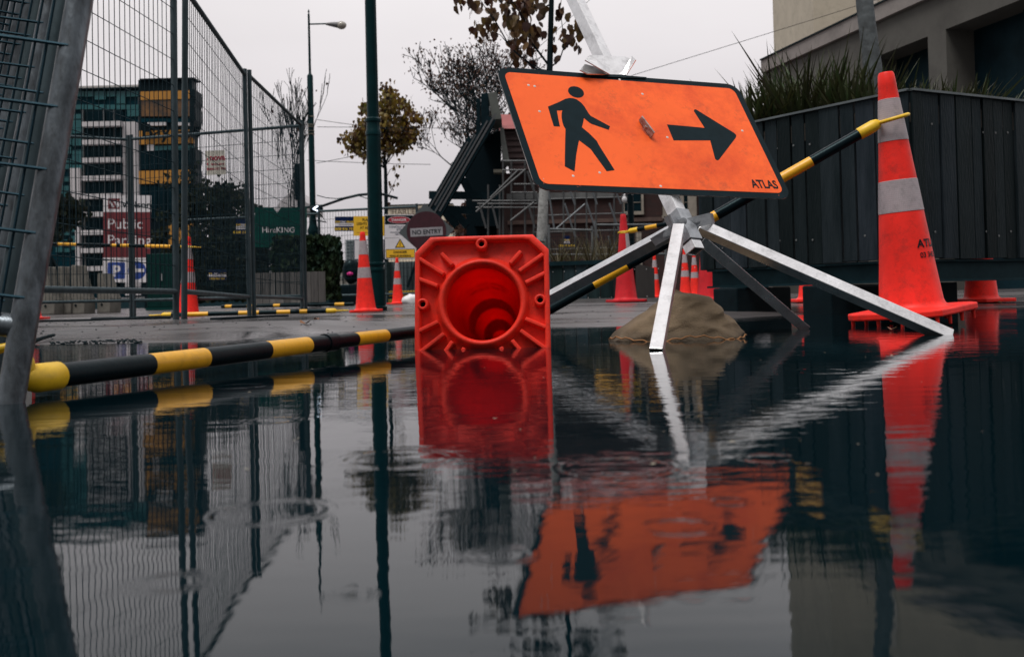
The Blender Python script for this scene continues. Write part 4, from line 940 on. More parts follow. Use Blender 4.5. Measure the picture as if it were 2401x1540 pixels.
tl_ = [('tussock clump spilling over the far left end of the dark planter', 1775, 2.75, .40, 150, .75, (-.35, 0)), ('second tussock clump from the left end of the dark planter', 1830, 2.75, .44, 150, .6, (-.15, 0)),
       ('tall tussock clump right of the orange sign on the planter', 1890, 2.7, .52, 150, .5, (-.05, 0)), ('tussock clump left of the slim tree trunk on the planter', 1950, 2.65, .50, 150, .5, (0, 0)),
       ('tussock clump at the foot of the slim tree trunk', 2005, 2.6, .42, 140, .5, (0, 0)), ('tussock clump behind the top of the large cone', 2070, 2.55, .36, 120, .55, (.1, 0)), ('tussock clump just right of the large cone top', 2130, 2.6, .32, 110, .6, (.1, 0)),
       ('tussock clump past the planter corner', 2190, 2.65, .30, 100, .6, (.1, 0)), ('tussock clump in the middle of the planter right side', 2240, 2.65, .30, 100, .6, (.15, 0)), ('tussock clump in front of the dark window recess', 2290, 2.65, .30, 100, .6, (.15, 0)), ('last tussock clump at the right end of the planter', 2345, 2.7, .28, 90, .7, (.1, 0))]
for i, (lb, u, m_, h, n_, sp, le) in enumerate(tl_):
    q = pt(u, m_, zt - .07); tussock(lb, q, h * 1.1 + .05, int(n_ * .85), sp * 1.25, 100 + i, lean=le, wd=.0145)
# slim trunk growing in the planter
def trunk(name_parent, pts, rad, m, n=14, wob=.004):
    mb = MB(); mb.tube(pts, rad, n)
    mb.v = [tuple(Vector(v) + Vector((noise.noise(Vector(v) * 14) * wob, noise.noise(Vector(v) * 14 + Vector((9, 0, 0))) * wob, 0))) for v in mb.v]
    return mb.build('trunk', m, name_parent)
q = pt(2052, 2.62, zt - .08); tr = thing('slim_tree', 'slim blue-grey tree trunk rising from the dark planter', 'tree', q)
pp = [q - q] + [P(u, v, 2.62) - q for u, v in ((2046, 160), (2040, 110), (2033, 60), (2028, 10), (2022, -60), (2020, -160), (2014, -300))]
trunk(tr, pp, [.062, .056, .053, .052, .050, .048, .045, .04], mat('bluegrey_bark', (.085, .10, .105), .8, var=.5, vs=10, bump=.5, bs=30, dirt=.4), 18, .006)
LEAF = mat('autumn_leaf', (.12, .042, .013), .55, var=.3, vs=4, island=.8, trans=.3, col2=(.045, .030, .012))
LEAFR = mat('red_brown_leaf', (.085, .026, .016), .6, var=.3, vs=2, island=.6, trans=.3, col2=(.05, .028, .016))
LEAFG = mat('gold_leaf', (.20, .085, .012), .55, var=.3, vs=1.5, island=.9, trans=.4, col2=(.050, .058, .015))
LEAFD = mat('dark_leaf', (.016, .022, .014), .6, var=.4, vs=2, island=.6, trans=.15, col2=(.03, .028, .014))
def leaf(mb, c, s, rnd):
    a = rnd.uniform(0, 6.28); t_ = rnd.gauss(0, .6); X = Vector((math.cos(a), math.sin(a), rnd.uniform(-.3, .3))).normalized(); Y = Vector((rnd.uniform(-.5, .5), rnd.uniform(-.5, .5), -1)).normalized(); Y = (Y - X * Y.dot(X)).normalized(); Zn = X.cross(Y)
    k = len(mb.v); sh = ((0, -.5, .0), (.42, -.42, .06), (.5, 0, .10), (.25, .4, .02), (0, .62, -.08), (-.25, .4, .02), (-.5, 0, .10), (-.42, -.42, .06))
    cu = rnd.uniform(-.5, 1.6)
    for x, y, z in sh: mb.v.append(tuple(c + X * x * s + Y * y * s + Zn * (z * s * cu)))
    mb.v.append(tuple(c + Zn * (-.02 * s)))
    for i in range(8): mb._f((k + 8, k + i, k + (i + 1) % 8))
def clusters(mb, cl, size, rnd, conv, depth):
    for (x, y, r_, n_) in cl:
        for _ in range(int(n_ * 1.1 + .5)):
            a = rnd.uniform(0, 6.28); k = rnd.uniform(0, 1) ** .6 * r_; u, v, m_ = conv(x + k * math.cos(a), y + k * math.sin(a)); p = P(u, v, m_); p += FW * rnd.uniform(-depth, depth)
            leaf(mb, p, size * rnd.uniform(.7, 1.25), rnd)
# autumn tree rising behind the orange sign
am = 5.0; q = P(1272, 640, am); q.z = zbed - .05; at_ = thing('autumn_tree', 'young street tree with pale trunk and large brown leaves behind the orange sign', 'tree', q)
T6 = lambda x, y, dm=0: P(*c6(x, y), am + dm)
pp = [P(1266, 640, am), P(1270, 560, am), P(1274, 470, am), P(1282, 300, am), P(1289, 160, am), P(1291, 80, am), P(1293, 0, am), P(1296, -150, am), P(1298, -330, am), P(1300, -480, am)]
trunk(at_, [p - q for p in pp[:4]], [.066, .062, .056, .046], BIRCH, 16, .004)
wd_ = MB(); wd_.tube([p - q for p in pp[3:]], [.046, .036, .033, .030, .024, .015, .004], 12)
br = [([(1040, 720), (910, 700), (700, 530), (620, 440), (510, 240), (400, 90), (330, -20)], .014), ([(1040, 660), (1010, 630), (890, 470), (850, 370), (820, 250), (700, 60), (600, -60)], .016), ([(980, 720), (880, 650), (862, 500), (870, 400), (900, 330)], .009),
      ([(1045, 680), (1075, 660), (1140, 610), (1180, 490), (1175, 330), (1160, 200), (1180, 110)], .011), ([(1183, 495), (1260, 420), (1340, 330), (1380, 280)], .007), ([(1040, 50), (1000, 70), (940, 82), (800, 65), (600, 20)], .010), ([(510, 240), (440, 280), (330, 300)], .006), ([(620, 440), (540, 350), (420, 340)], .006), ([(700, 530), (760, 600)], .006)]
rnd = random.Random(5)
for i in range(16):
    y0 = -60 - i * 70; s_ = -1 if i % 2 else 1; L = rnd.uniform(350, 620) * (1 - i / 30); br.append(([(1050, y0), (1050 + s_ * L * .35, y0 - 130), (1050 + s_ * L * .7, y0 - 230), (1050 + s_ * L, y0 - 330)], .011))
for pts_, r_ in br:
    dz = rnd.uniform(-.12, .12); n_ = len(pts_); wd_.tube([T6(x, y, dz * i / n_) - q for i, (x, y) in enumerate(pts_)], [r_ * (1 - .75 * i / (n_ - 1)) for i in range(n_)], 7)
wd_.build('limbs', mat('dark_twig', (.022, .022, .024), .8, var=.4), at_)
cl = [(130, 40, 60, 6), (110, 20, 40, 3), (290, 60, 80, 10), (420, 20, 90, 11), (560, 20, 110, 14), (700, 60, 110, 16), (830, 20, 90, 10), (470, 140, 60, 7), (600, 180, 70, 10), (730, 180, 80, 12), (860, 120, 80, 12), (300, 280, 60, 6), (400, 260, 50, 5), (470, 290, 40, 5), (340, 370, 50, 5), (430, 350, 40, 4), (500, 350, 40, 4), (700, 290, 60, 8), (800, 300, 70, 10), (900, 330, 60, 8), (690, 390, 40, 5), (780, 380, 50, 6), (870, 430, 40, 5), (960, 380, 40, 4), (640, 470, 45, 5), (720, 490, 60, 8), (830, 490, 40, 4), (700, 580, 50, 4), (760, 600, 40, 4), (950, 180, 50, 6), (980, 100, 40, 5), (860, 625, 20, 1), (1130, 110, 50, 4), (1140, 160, 40, 4), (1240, 145, 30, 3), (1110, 325, 30, 2), (1250, 330, 50, 5), (1180, 400, 50, 6), (1260, 420, 50, 5), (1325, 470, 40, 4), (1370, 285, 45, 5), (1310, 240, 30, 2), (1380, 350, 30, 2), (1110, 600, 16, 1), (1090, 510, 20, 1), (1100, 400, 20, 1)]
for pts_, r_ in br[9:]:
    for x, y in pts_[1:]: cl.append((x + rnd.uniform(-60, 60), y + rnd.uniform(-60, 60), 130, 15))
lv = MB(); clusters(lv, cl, .09, rnd, lambda x, y: (*c6(x, y), am), .22); lv.xf(Matrix.Translation(-q)).build('crown', LEAF, at_, smooth=False)
# golden street tree behind the green pole
gm2 = 14.0; q = on_ground(906, gm2); gt = thing('golden_tree', 'small golden brown street tree with round crown behind the green pole', 'tree', q)
pp = [q] + [P(u, v, gm2) for u, v in ((906, 560), (905, 460), (904, 400), (901, 360), (897, 300), (903, 215))]
trunk(gt, [p - q for p in pp], [.075, .07, .065, .055, .045, .03, .008], BARK, 10, .004)
lim = MB(); rnd = random.Random(11)
poly = [(910, 203), (925, 222), (926, 232), (948, 237), (956, 258), (972, 272), (984, 283), (980, 300), (976, 325), (955, 350), (938, 365), (920, 358), (905, 366), (880, 372), (862, 370), (845, 360), (818, 352), (806, 334), (812, 322), (835, 300), (832, 280), (852, 268), (862, 248), (890, 235), (894, 215)]
def inside(pt_, pg):
    x, y = pt_; c_ = False; j = len(pg) - 1
    for i in range(len(pg)):
        if (pg[i][1] > y) != (pg[j][1] > y) and x < (pg[j][0] - pg[i][0]) * (y - pg[i][1]) / (pg[j][1] - pg[i][1]) + pg[i][0]: c_ = not c_
        j = i
    return c_
lv = MB(); k = 0
while k < 185:
    u, v = rnd.uniform(800, 990), rnd.uniform(200, 375)
    if not inside((u, v), poly): continue
    k += 1; dz = rnd.uniform(-.9, .9) * (1 - abs(u - 895) / 110)
    c0 = P(u, v, gm2) + FW * dz
    if k % 6 == 0: lim.tube([P(902, min(395, v + 60), gm2) - q, (P(902, min(390, v + 50), gm2) * .4 + c0 * .6) - q + Vector((0, 0, -.05)), c0 - q], [.02, .012, .004], 5)
    for _ in range(14): leaf(lv, c0 + Vector((rnd.gauss(0, .12), rnd.gauss(0, .16), rnd.gauss(0, .10))) - q, .12 * rnd.uniform(.7, 1.2), rnd)
for (u, v, n_) in ((925, 395, 6), (938, 384, 4), (932, 420, 8), (922, 440, 6), (868, 385, 4), (860, 355, 6), (914, 470, 4)):
    for _ in range(n_): leaf(lv, P(u, v, gm2) + Vector((rnd.gauss(0, .06), rnd.gauss(0, .1), rnd.gauss(0, .09))) - q, .10, rnd)
lim.tube([P(904, 420, gm2) - q, P(915, 398, gm2) - q, P(938, 384, gm2) - q], [.015, .01, .005], 5); lim.tube([P(905, 470, gm2) - q, P(918, 445, gm2) - q, P(932, 412, gm2) - q], [.015, .01, .005], 5)
lim.build('limbs', BARK, gt); lv.build('crown', LEAFG, gt, smooth=False)

# generic branching trees
MINR = .0065
def grow(mb, tips, p, d, L, r_, lev, rnd, spread=.6, n=3, up=.1, seg=3):
    pts = [p]; rad = [r_]; dd = d.copy()
    for i in range(seg):
        dd = (dd + Vector((rnd.gauss(0, .12), rnd.gauss(0, .12), rnd.gauss(0, .08) + up * .3))).normalized(); pts.append(pts[-1] + dd * (L / seg)); rad.append(r_ * (1 - .45 * (i + 1) / seg))
    mb.tube(pts, [max(x, MINR) for x in rad], 6 if lev > 2 else 4, cap=False)
    if lev == 0: tips.append((pts[-1], dd)); tips.append((pts[-2], dd)); return
    for i in range(n):
        nd = (dd + Vector((rnd.gauss(0, spread), rnd.gauss(0, spread), rnd.gauss(0, spread * .6) + up))).normalized()
        k = rnd.choice((1, 2, 3, 3)); grow(mb, tips, pts[k], nd, L * rnd.uniform(.6, .85), rad[k] * .62, lev - 1, rnd, spread, n, up, seg)
def bare_tree(name, label, u, vb, m, h, lev, seed, r0=.1, spread=.55, n=3, leaves=0, lmat=None, lsize=.1, up=.15, mt=BARK, stems=1, L0=.3, lean=(0, 0)):
    global MINR
    MINR = m * (.0007 if m == 20 else .0006); rnd = random.Random(seed); q = P(u, vb, m); t = thing(name, label, 'tree', q); mb = MB(); tips = []
    for _ in range(stems):
        grow(mb, tips, Vector((0, 0, -.3)), Vector((lean[0] + rnd.gauss(0, .12), rnd.gauss(0, .12), 1)).normalized(), h * L0, r0, lev, rnd, spread, n, up)
    mb.build('branches', mt, t)
    if leaves:
        lv = MB()
        for _ in range(leaves):
            p, d = rnd.choice(tips); leaf(lv, p + Vector((rnd.gauss(0, .2), rnd.gauss(0, .2), rnd.gauss(0, .15))), lsize * rnd.uniform(.7, 1.3), rnd)
        lv.build('crown', lmat, t, smooth=False)
    return t
bare_tree('spreading_tree', 'big half bare tree with thin reddish brown leaves behind the braced brick gable', 1146, 560, 20, 12.9, 6, 4, r0=.2, spread=.50, n=3, leaves=3200, lmat=LEAFR, lsize=.09, up=.18, L0=.28, lean=(-.06, 0), stems=2)
bare_tree('bare_sapling', 'thin bare sapling with upright twigs behind the last fence panel', 672, 640, 11.5, 5.3, 5, 21, r0=.05, spread=.17, n=3, leaves=14, lmat=LEAFR, lsize=.07, up=.35, L0=.36)
bare_tree('dark_tree', 'dark drooping tree beside the orange and black building', 500, 640, 26, 8.5, 5, 8, r0=.2, spread=.5, n=3, leaves=4200, lmat=LEAFD, lsize=.22, up=-.02, stems=2, L0=.30)
bare_tree('dark_tree', 'low dark autumn tree behind the raking steel brace', 1075, 620, 24, 5.2, 5, 51, r0=.16, spread=.6, n=3, leaves=4200, lmat=LEAFR, lsize=.17, up=.02, L0=.27)
bare_tree('dark_tree', 'dark leafy tree in front of the teal glass building at left', 140, 650, 14, 4.4, 5, 33, r0=.12, spread=.55, n=3, leaves=4500, lmat=LEAFD, lsize=.16, up=.1, L0=.3)
bare_tree('dark_tree', 'dark leafy tree at the top left edge behind the stacked tubes', -40, 600, 14, 8.5, 5, 35, r0=.12, spread=.55, n=3, leaves=3500, lmat=LEAFD, lsize=.16, up=.2, L0=.3)
# hedge and timber screen
def hedge(name, label, cat, u0, v0, u1, v1, m, dep, n, size, lm):
    rnd = random.Random(int(u0)); a = P(u0, v1, m); b_ = P(u1, v0, m); w_, h = b_.x - a.x, b_.z - a.z; t = thing(name, label, cat, a)
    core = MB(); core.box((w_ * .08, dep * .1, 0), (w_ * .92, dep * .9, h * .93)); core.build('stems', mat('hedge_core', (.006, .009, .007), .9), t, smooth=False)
    lv = MB()
    for _ in range(n):
        f = rnd.choice((0, 0, 0, 1, 2, 3)); x, y, z = rnd.random(), rnd.random(), rnd.random()
        if f == 0: y = rnd.uniform(0, .12)
        elif f == 1: z = rnd.uniform(.88, 1.03) + .05 * noise.noise(Vector((x * 9, y * 9, 0)))
        elif f == 2: x = rnd.uniform(.92, 1.0)
        else: x = rnd.uniform(0, .08)
        bulge = .03 * math.sin(z * 7 + x * 3)
        leaf(lv, Vector((x * w_ + bulge, y * dep + .05 * noise.noise(Vector((x * 6, z * 6, 0))), z * h)), size * rnd.uniform(.6, 1.3), rnd)
    lv.build('foliage', lm, t, smooth=False); return t
HG = mat('hedge_leaf', (.017, .030, .016), .5, var=.4, vs=2, island=.7, trans=.12, col2=(.032, .040, .014))
hedge('hedge', 'dense dark green hedge beside the last fence post', 'hedge', 640, 556, 774, 702, 7.2, 1.0, 6500, .075, HG)
hedge('shrub_bank', 'bank of dark shrubs behind the far fence below the drooping tree', 'shrubs', 452, 560, 606, 706, 20, 2.0, 6000, .22, LEAFD)
tf = thing('timber_fence', 'weathered grey timber paling fence below the hedge', 'fence', P(600, 712, 6.9)); mb = MB(); rnd = random.Random(9)
x = 0
while x < (752 - 600) * 6.9e-3: w_ = rnd.uniform(.1, .13); mb.box((x, 0, 0), (x + w_ - .008, .02, (712 - 640) * 6.9e-3)); x += w_
mb.build('palings', TIMBER2, tf, smooth=False)

# ------------------------------------------------------------------ low timber planter (middle)
lp_ = thing('low_planter', 'low planter of upright weathered boards with dark edging behind the sign stand', 'planter', on_ground(1180, 4.75)); mb = MB(); rnd = random.Random(2)
o = lp_.location; e_ = on_ground(1492, 4.6); d_ = Vector((e_.x - o.x, e_.y - o.y, 0)); L = d_.length; d_.normalize(); nrm_ = Vector((d_.y, -d_.x, 0)); x = 0; topz = P(1360, 621, 4.68).z - o.z
for _ in range(40):
    w_ = rnd.uniform(.115, .15)
    if x + w_ > L: break
    a, b_ = d_ * (x + .004), d_ * (x + w_ - .004); off = nrm_ * rnd.uniform(0, .006); bk = -nrm_ * .03
    mb.hexa([(*(a + off).xy, -.02), (*(b_ + off).xy, -.02), (*(b_ + bk).xy, -.02), (*(a + bk).xy, -.02), (*(a + off).xy, topz), (*(b_ + off).xy, topz), (*(b_ + bk).xy, topz), (*(a + bk).xy, topz)]); x += w_
mb.build('board_wall', mat('brown_grey_boards', (.055, .05, .047), .65, var=.6, vs=4, stretch=(3, 3, .4), bump=.3, bs=30, island=.6), lp_, smooth=False)
MB().bar(Vector((0, 0, topz + .02)), d_ * L + Vector((0, 0, topz + .02)), .06, .045).build('top_edging', STB, lp_, smooth=False)
sv = MB(); bk = -nrm_ * 2.2
sv.quad(Vector((0, 0, topz - .03)), d_ * L + Vector((0, 0, topz - .03)), d_ * L + bk + Vector((0, 0, topz - .03)), bk + Vector((0, 0, topz - .03))); sv.quad(d_ * L + Vector((0, 0, topz)), d_ * L, d_ * L + bk, d_ * L + bk + Vector((0, 0, topz))); sv.build('soil', MATS['soil'], lp_, smooth=False)
sm_ = MB()
for i in range(18):
    for z in (.08, topz - .07): q = d_ * (.06 + i * .128) + nrm_ * .007 + Vector((0, 0, z)); sm_.ball(q, .006, 6, 4)
sm_.build('screws', mat('bright_screw', (.6, .6, .6), .3, .8), lp_)
for i, (u, h) in enumerate(((1250, .42), (1310, .46), (1345, .4), (1385, .5), (1420, .55), (1445, .4))):
    q = P(u, 622, 4.9); tussock(('dry grass clump %s in the low planter' % ('at the left end', 'below the left mesh post', 'below the blue placard', 'below the middle mesh post', 'left of the plain red cone', 'touching the plain red cone')[i]), q, h, 70, .9, 300 + i, GR2, .004)
# ------------------------------------------------------------------ buildings
class Facade:
    def __init__(s, name, label, cat, u0, v1, m):
        s.m = m; s.o = P(u0, v1, m); s.t = thing(name, label, cat, s.o); s.Y = s.o.y
    def bx(s, mb, u0, v0, u1, v1, y0, y1):
        uc = (u0 + u1) / 2; vc = (v0 + v1) / 2
        a = P(u0, vc, s.m); b_ = P(u1, vc, s.m); c = P(uc, v1, s.m); d = P(uc, v0, s.m)
        return mb.box((a.x - s.o.x, y0, c.z - s.o.z), (b_.x - s.o.x, y1, d.z - s.o.z))
    def part(s, name, m, rects, y0=0, y1=1, parent=None):
        mb = MB()
        for r_ in rects: s.bx(mb, *r_, y0, y1)
        return mb.build(name, m, parent or s.t, smooth=False)
T3 = lambda x, y: (119.6 + x * .202, 167.4 + y * .202)
def t3(x0, y0, x1, y1): a, b_ = T3(x0, y0), T3(x1, y1); return (*a, *b_)
GLD = mat('dark_glass', (.010, .022, .027), .12, var=.5, vs=.08, spec=.8)
TEAL = mat('teal_cladding', (.018, .105, .115), .35, var=.35, vs=.12); TEALD = mat('deep_teal_glass', (.008, .040, .050), .2, var=.4, vs=.2)
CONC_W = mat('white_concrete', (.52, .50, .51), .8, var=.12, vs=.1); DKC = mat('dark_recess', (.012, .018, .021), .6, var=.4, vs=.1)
B1 = Facade('office_building', 'teal glass office block with white balconies seen through the mesh', 'building', 60, 700, 80)
B1.part('wall', TEALD, [(40, 208, 326, 700)], 0, 25)
B1.part('parapet', mat('parapet_grey', (.42, .40, .38), .8), [(40, 197.5, 327, 208)], 1, 24)
B1.part('roof_edge', DKC, [(40, 208, 327, 211)], -1, 24)
pan = []
rnd = random.Random(4)
for x0, x1 in ((60, 220), (235, 375), (385, 490), (500, 625), (640, 745), (755, 855), (870, 1015)):
    pan.append(t3(x0, 228, x1, 290 + rnd.choice((0, 0, 35)))); pan.append(t3(x0, 385, x1, 440))
pan += [t3(755, 290, 855, 372), t3(880, 445, 1015, 520)]
y = 450
while y < 2100:
    for x0, x1 in ((60, 140), (150, 235), (245, 365)): pan.append(t3(x0, y + rnd.choice((0, 10, 45)), x1, y + rnd.choice((90, 100, 60))))
    y += 104
B1.part('glazing_panels', TEAL, pan, -.4, .3)
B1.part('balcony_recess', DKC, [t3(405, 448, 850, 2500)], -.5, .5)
for i in range(9):
    f = B1.part('balcony', CONC_W, [t3(400, 600 + 208 * i, 850, 653 + 208 * i)], -2.2, 0)
    B1.part('balcony_glazing', GLD, [t3(412, 470 + 208 * i, 630, 590 + 208 * i), t3(650, 470 + 208 * i, 845, 590 + 208 * i)], -.7, -.45, f)
B1.part('mullions', mat('mullion_grey', (.11, .12, .125), .6), [t3(636, 448, 644, 2500), t3(756, 448, 761, 2500), t3(394, 448, 402, 2500)], -.9, -.2)
B1.part('column', CONC_W, [t3(862, 590, 1022, 2600)], -1, 1); B1.part('column', CONC_W, [t3(255, 1132, 365, 1470), t3(318, 1470, 365, 2450)], -1.5, 1)
B2 = Facade('apartment_tower', 'black and orange panelled block with large windows seen through the fence', 'building', 327, 700, 76)
ORP = mat('ochre_panel', (.42, .19, .022), .5, var=.3, vs=.25, stretch=(6, 1, .2)); BKP = mat('black_panel', (.010, .012, .015), .5, var=.4, vs=.1)
B2.part('wall', BKP, [t3(1025, 85, 1655, 2600)], 0, 2.5)
B2.part('roof', BKP, [t3(1022, 76, 1660, 90)], -.5, 3)
B2.part('ochre_band', ORP, [t3(1028, 228, 1650, 325)], -.5, .2); B2.part('ochre_band', ORP, [t3(1025, 685, 1650, 842)], -.5, .2); B2.part('ochre_band', ORP, [t3(1022, 1150, 1655, 1302)], -.5, .2); B2.part('ochre_band', ORP, [t3(1370, 1760, 1650, 2010)], -.5, .2)
GLO = mat('painted_ochre_reflection', (.20, .09, .02), .2, var=.9, vs=.35, col2=(.012, .014, .014), spec=.8)  # ochre and dark reflection mottled into the glass colour
for x0 in range(1040, 1640, 100):
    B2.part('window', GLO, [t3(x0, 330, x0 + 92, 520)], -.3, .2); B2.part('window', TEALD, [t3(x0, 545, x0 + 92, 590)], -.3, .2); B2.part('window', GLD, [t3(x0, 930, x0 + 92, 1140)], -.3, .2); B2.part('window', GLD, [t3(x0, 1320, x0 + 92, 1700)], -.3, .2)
B2.part('white_blind', CONC_W, [t3(1115, 592, 1330, 630), t3(1405, 592, 1540, 630), t3(1590, 600, 1625, 630), t3(1115, 852, 1195, 922)], -.45, .2); B2.part('window', TEAL, [t3(1200, 860, 1650, 915)], -.35, .2)
for y in (230, 430, 900, 1130, 1800): MB().prism([(0, 0), (.9, -.2), (.9, -2.4), (0, -5.5)], Matrix.Translation(P(*T3(1655, y), 76) - B2.o + Vector((0, 2, 0))) @ XZ, 4).build('sunshade_fin', BKP, B2.t, smooth=False)
place_text(text_mesh('Bayleys', 3.6, .05, .02, 'LEFT', 1), 'lettering', BKP, B2.t, Matrix.Translation(P(*T3(1065, 742), 76) - B2.o + Vector((0, -.7, -.6))) @ XZ)
B3 = Facade('corner_shop_building', 'cream parapet building with large HARLEY lettering beyond the warning signs', 'building', 905, 700, 42)
CRM = mat('cream_render', (.72, .64, .50), .8, var=.2, vs=.4, dirt=.25)
B3.part('wall', CRM, [(905, 487, 1060, 700)], 0, 12); B3.part('cornice', CRM, [(903, 481, 1062, 487)], -.10, 12); B3.part('roof_edge', DKC, [(902, 478.5, 1062, 481)], -.16, 12)
place_text(text_mesh('HARLEY', .80, .02, -.008, 'LEFT', 1.0), 'lettering', mat('brown_lettering', (.08, .045, .035), .6), B3.t, Matrix.Translation(P(917, 503, 42) - B3.o + Vector((0, -.06, -.05))) @ XZ)
B3.part('window', GLD, [(912, 530, 935, 570), (945, 530, 968, 570), (985, 530, 1010, 570)], -.06, .1)
B4 = Facade('tower_block', 'small distant grey tower block below the blue placard', 'building', 811, 700, 200)
B4.part('wall', mat('far_grey', (.20, .23, .24), .8, var=.2, vs=.05), [(811, 562, 829, 700)], 0, 15); B4.part('window', mat('far_glass', (.05, .07, .08), .4), [(813, 566 + 8 * i, 827, 569 + 8 * i) for i in range(6)], -.2, .2); B4.part('stair_core', mat('far_dark', (.10, .13, .14), .8), [(821, 573, 826, 700)], -.6, .2)
B5 = Facade('marquee', 'white marquee roof above the green banner', 'marquee', 645, 700, 14)
mq = MB(); a = P(648, 492, 14) - B5.o; b_ = P(716, 492, 14) - B5.o; c_ = P(690, 446, 14) - B5.o; h2 = P(660, 468, 14) - B5.o
prf = [(a.x, a.z), (b_.x, b_.z), (b_.x, b_.z + .25), (c_.x + .05, c_.z), (c_.x - .1, c_.z), (h2.x, h2.z), (a.x, a.z + .12)]
mq.prism(prf, XZ, -3).build('canopy', mat('canvas_white', (.60, .58, .59), .7, var=.1), B5.t, smooth=False)
for u in (650, 714): MB().tube([P(u, 700, 14) - B5.o + Vector((0, 1, 0)), P(u, 492, 14) - B5.o + Vector((0, 1, 0))], .05, 8).build('pole', GALV, B5.t)
# braced brick building with scaffold
U4 = lambda x, y: (956.5 + x * .1941, 239.1 + y * .1941)
def bricks(name, col, col2, sc):
    m = mat(name, col, .85); t = m.node_tree; bs = t.nodes['Principled BSDF']; tc = N(t, 'ShaderNodeTexCoord'); mp = N(t, 'ShaderNodeMapping'); mp.inputs['Rotation'].default_value = (R(90), 0, 0); t.links.new(tc.outputs['Object'], mp.inputs[0])
    bk = N(t, 'ShaderNodeTexBrick'); bk.inputs['Scale'].default_value = sc; bk.inputs['Color1'].default_value = (*col, 1); bk.inputs['Color2'].default_value = (*col2, 1); bk.inputs['Mortar'].default_value = (col[0] * .6, col[1] * .8, col[2] * .9, 1); bk.inputs['Mortar Size'].default_value = .018
    t.links.new(mp.outputs[0], bk.inputs['Vector']); t.links.new(bk.outputs[0], bs.inputs['Base Color']); return m
BRK = bricks('old_red_brick', (.036, .012, .010), (.022, .009, .008), 2.2)
bm_ = 12.0
B6 = Facade('brick_building', 'dark old red brick building with pale stone windows behind the orange sign', 'building', 1060, 715, bm_)
B6.part('wall', BRK, [(1165, 379, 1190, 715), (1190, 400, 1690, 715)], 0, 5); B6.part('dark_wall', BKP, [(1090, 330, 1165, 715)], .8, 5)
rf = MB(); p_ = [P(u, v, bm_) - B6.o for u, v in ((1165, 250), (1560, 250), (1560, 306), (1175, 306))]
rf.hexa([p_[3] + Vector((0, -.3, 0)), p_[2] + Vector((0, -.3, 0)), p_[2] + Vector((0, 3, 0)), p_[3] + Vector((0, 3, 0)), p_[0] + Vector((0, 1.2, 0)), p_[1] + Vector((0, 1.2, 0)), p_[1] + Vector((0, 3, 0)), p_[0] + Vector((0, 3, 0))])
rf.build('roof', mat('faded_red_roof', (.27, .052, .048), .6, var=.25, vs=1.5), B6.t, smooth=False)
rt = MB()
for i in range(14): B6.bx(rt, 1176 + i * 1.6, 306 + i * 6.9, 1560, 306 + (i + 1) * 6.9, -.25 + .03 * (i % 2), 1)
rt.build('tiled_wall', mat('brown_tiles', (.036, .016, .016), .7, var=.5, vs=3, stretch=(.4, 1, 8), bump=.3, bs=12), B6.t, smooth=False)
STN = mat('pale_stone', (.27, .24, .20), .8, var=.3, vs=4)
for fr, gl in (((1459, 456, 1508, 504), (1463, 440, 1502, 495)), ((1553, 440, 1632, 512), (1566, 440, 1591, 505))):
    w_ = B6.part('window', STN, [(fr[0], fr[1] - 30, fr[0] + 4, fr[3] - 8), (fr[2] - 5, fr[1] - 30, fr[2], fr[3] - 8), (fr[0] - 1, fr[3] - 8, fr[2] + 1, fr[3])], -.12, .05)
    B6.part('pane', GLD, [(fr[0] + 4, fr[1] - 30, fr[2] - 5, fr[3] - 8)], -.03, .02, w_); B6.part('sash_bar', STN, [(fr[0] + 4, 474, fr[2] - 5, 475.5)], -.05, -.02, w_)
B6.part('stone_pier', STN, [(1554, 440, 1565, 508), (1592, 440, 1602, 508), (1612, 440, 1631, 508)], -.14, .05)
B6.part('stone_band', mat('brick_band', (.09, .055, .045), .8, var=.3), [(1190, 512, 1690, 521)], -.08, .02); B6.part('floor_band', mat('grey_band', (.11, .115, .115), .8, var=.4, vs=3), [(1188, 452, 1440, 466)], -.1, .02)
B6.part('stone_base', STN, [(1492, 545, 1505, 700)], -.15, .05)
# steel bracing frame
bf = thing('steel_brace', 'raking dark steel brace propping the gable behind the no entry sign', 'steel prop', B6.o); DST = mat('dark_steelwork', (.020, .026, .030), .5, .3, var=.4); PST = mat('pale_steel_edge', (.085, .09, .095), .4, .4)
def b4(x, y, d=0, m=bm_): return P(*U4(x, y), m) + Vector((0, d, 0)) - B6.o
for (x0, y0, x1, y1), d in (((1030, 330, 395, 1430), -1.6), ((800, 540, 330, 1350), -1.2)):
    a, b_ = b4(x0, y0, d), b4(x1, y1, d); MB().bar(a, b_, .28, .26).build('raker', DST, bf, smooth=False)
    off = Vector((.10, -.15, .10)); MB().bar(a + off, b_ + off, .03, .05).build('flange', PST, bf, smooth=False); off = Vector((-.12, -.15, -.08)); MB().bar(a + off, b_ + off, .03, .04).build('flange', PST, bf, smooth=False)
for (x0, y0, x1, y1) in ((640, 740, 780, 720), (830, 480, 900, 540), (300, 1180, 1150, 1190), (440, 1340, 800, 1360), (690, 1000, 790, 1190), (440, 1330, 620, 1540), (560, 1340, 740, 1540)):
    MB().bar(b4(x0, y0, -1.2), b4(x1, y1, -1.2), .2, .2).build('strut', DST, bf, smooth=False)
gb = thing('gable_frame', 'tall dark gable frame with grey faced box head beside the red roof', 'steel frame', B6.o)
def quadbox(pts, d0, d1): 
    mb = MB(); q = [b4(*p) for p in pts]; mb.hexa([p + Vector((0, d0, 0)) for p in q] + [p + Vector((0, d1, 0)) for p in q]); return mb
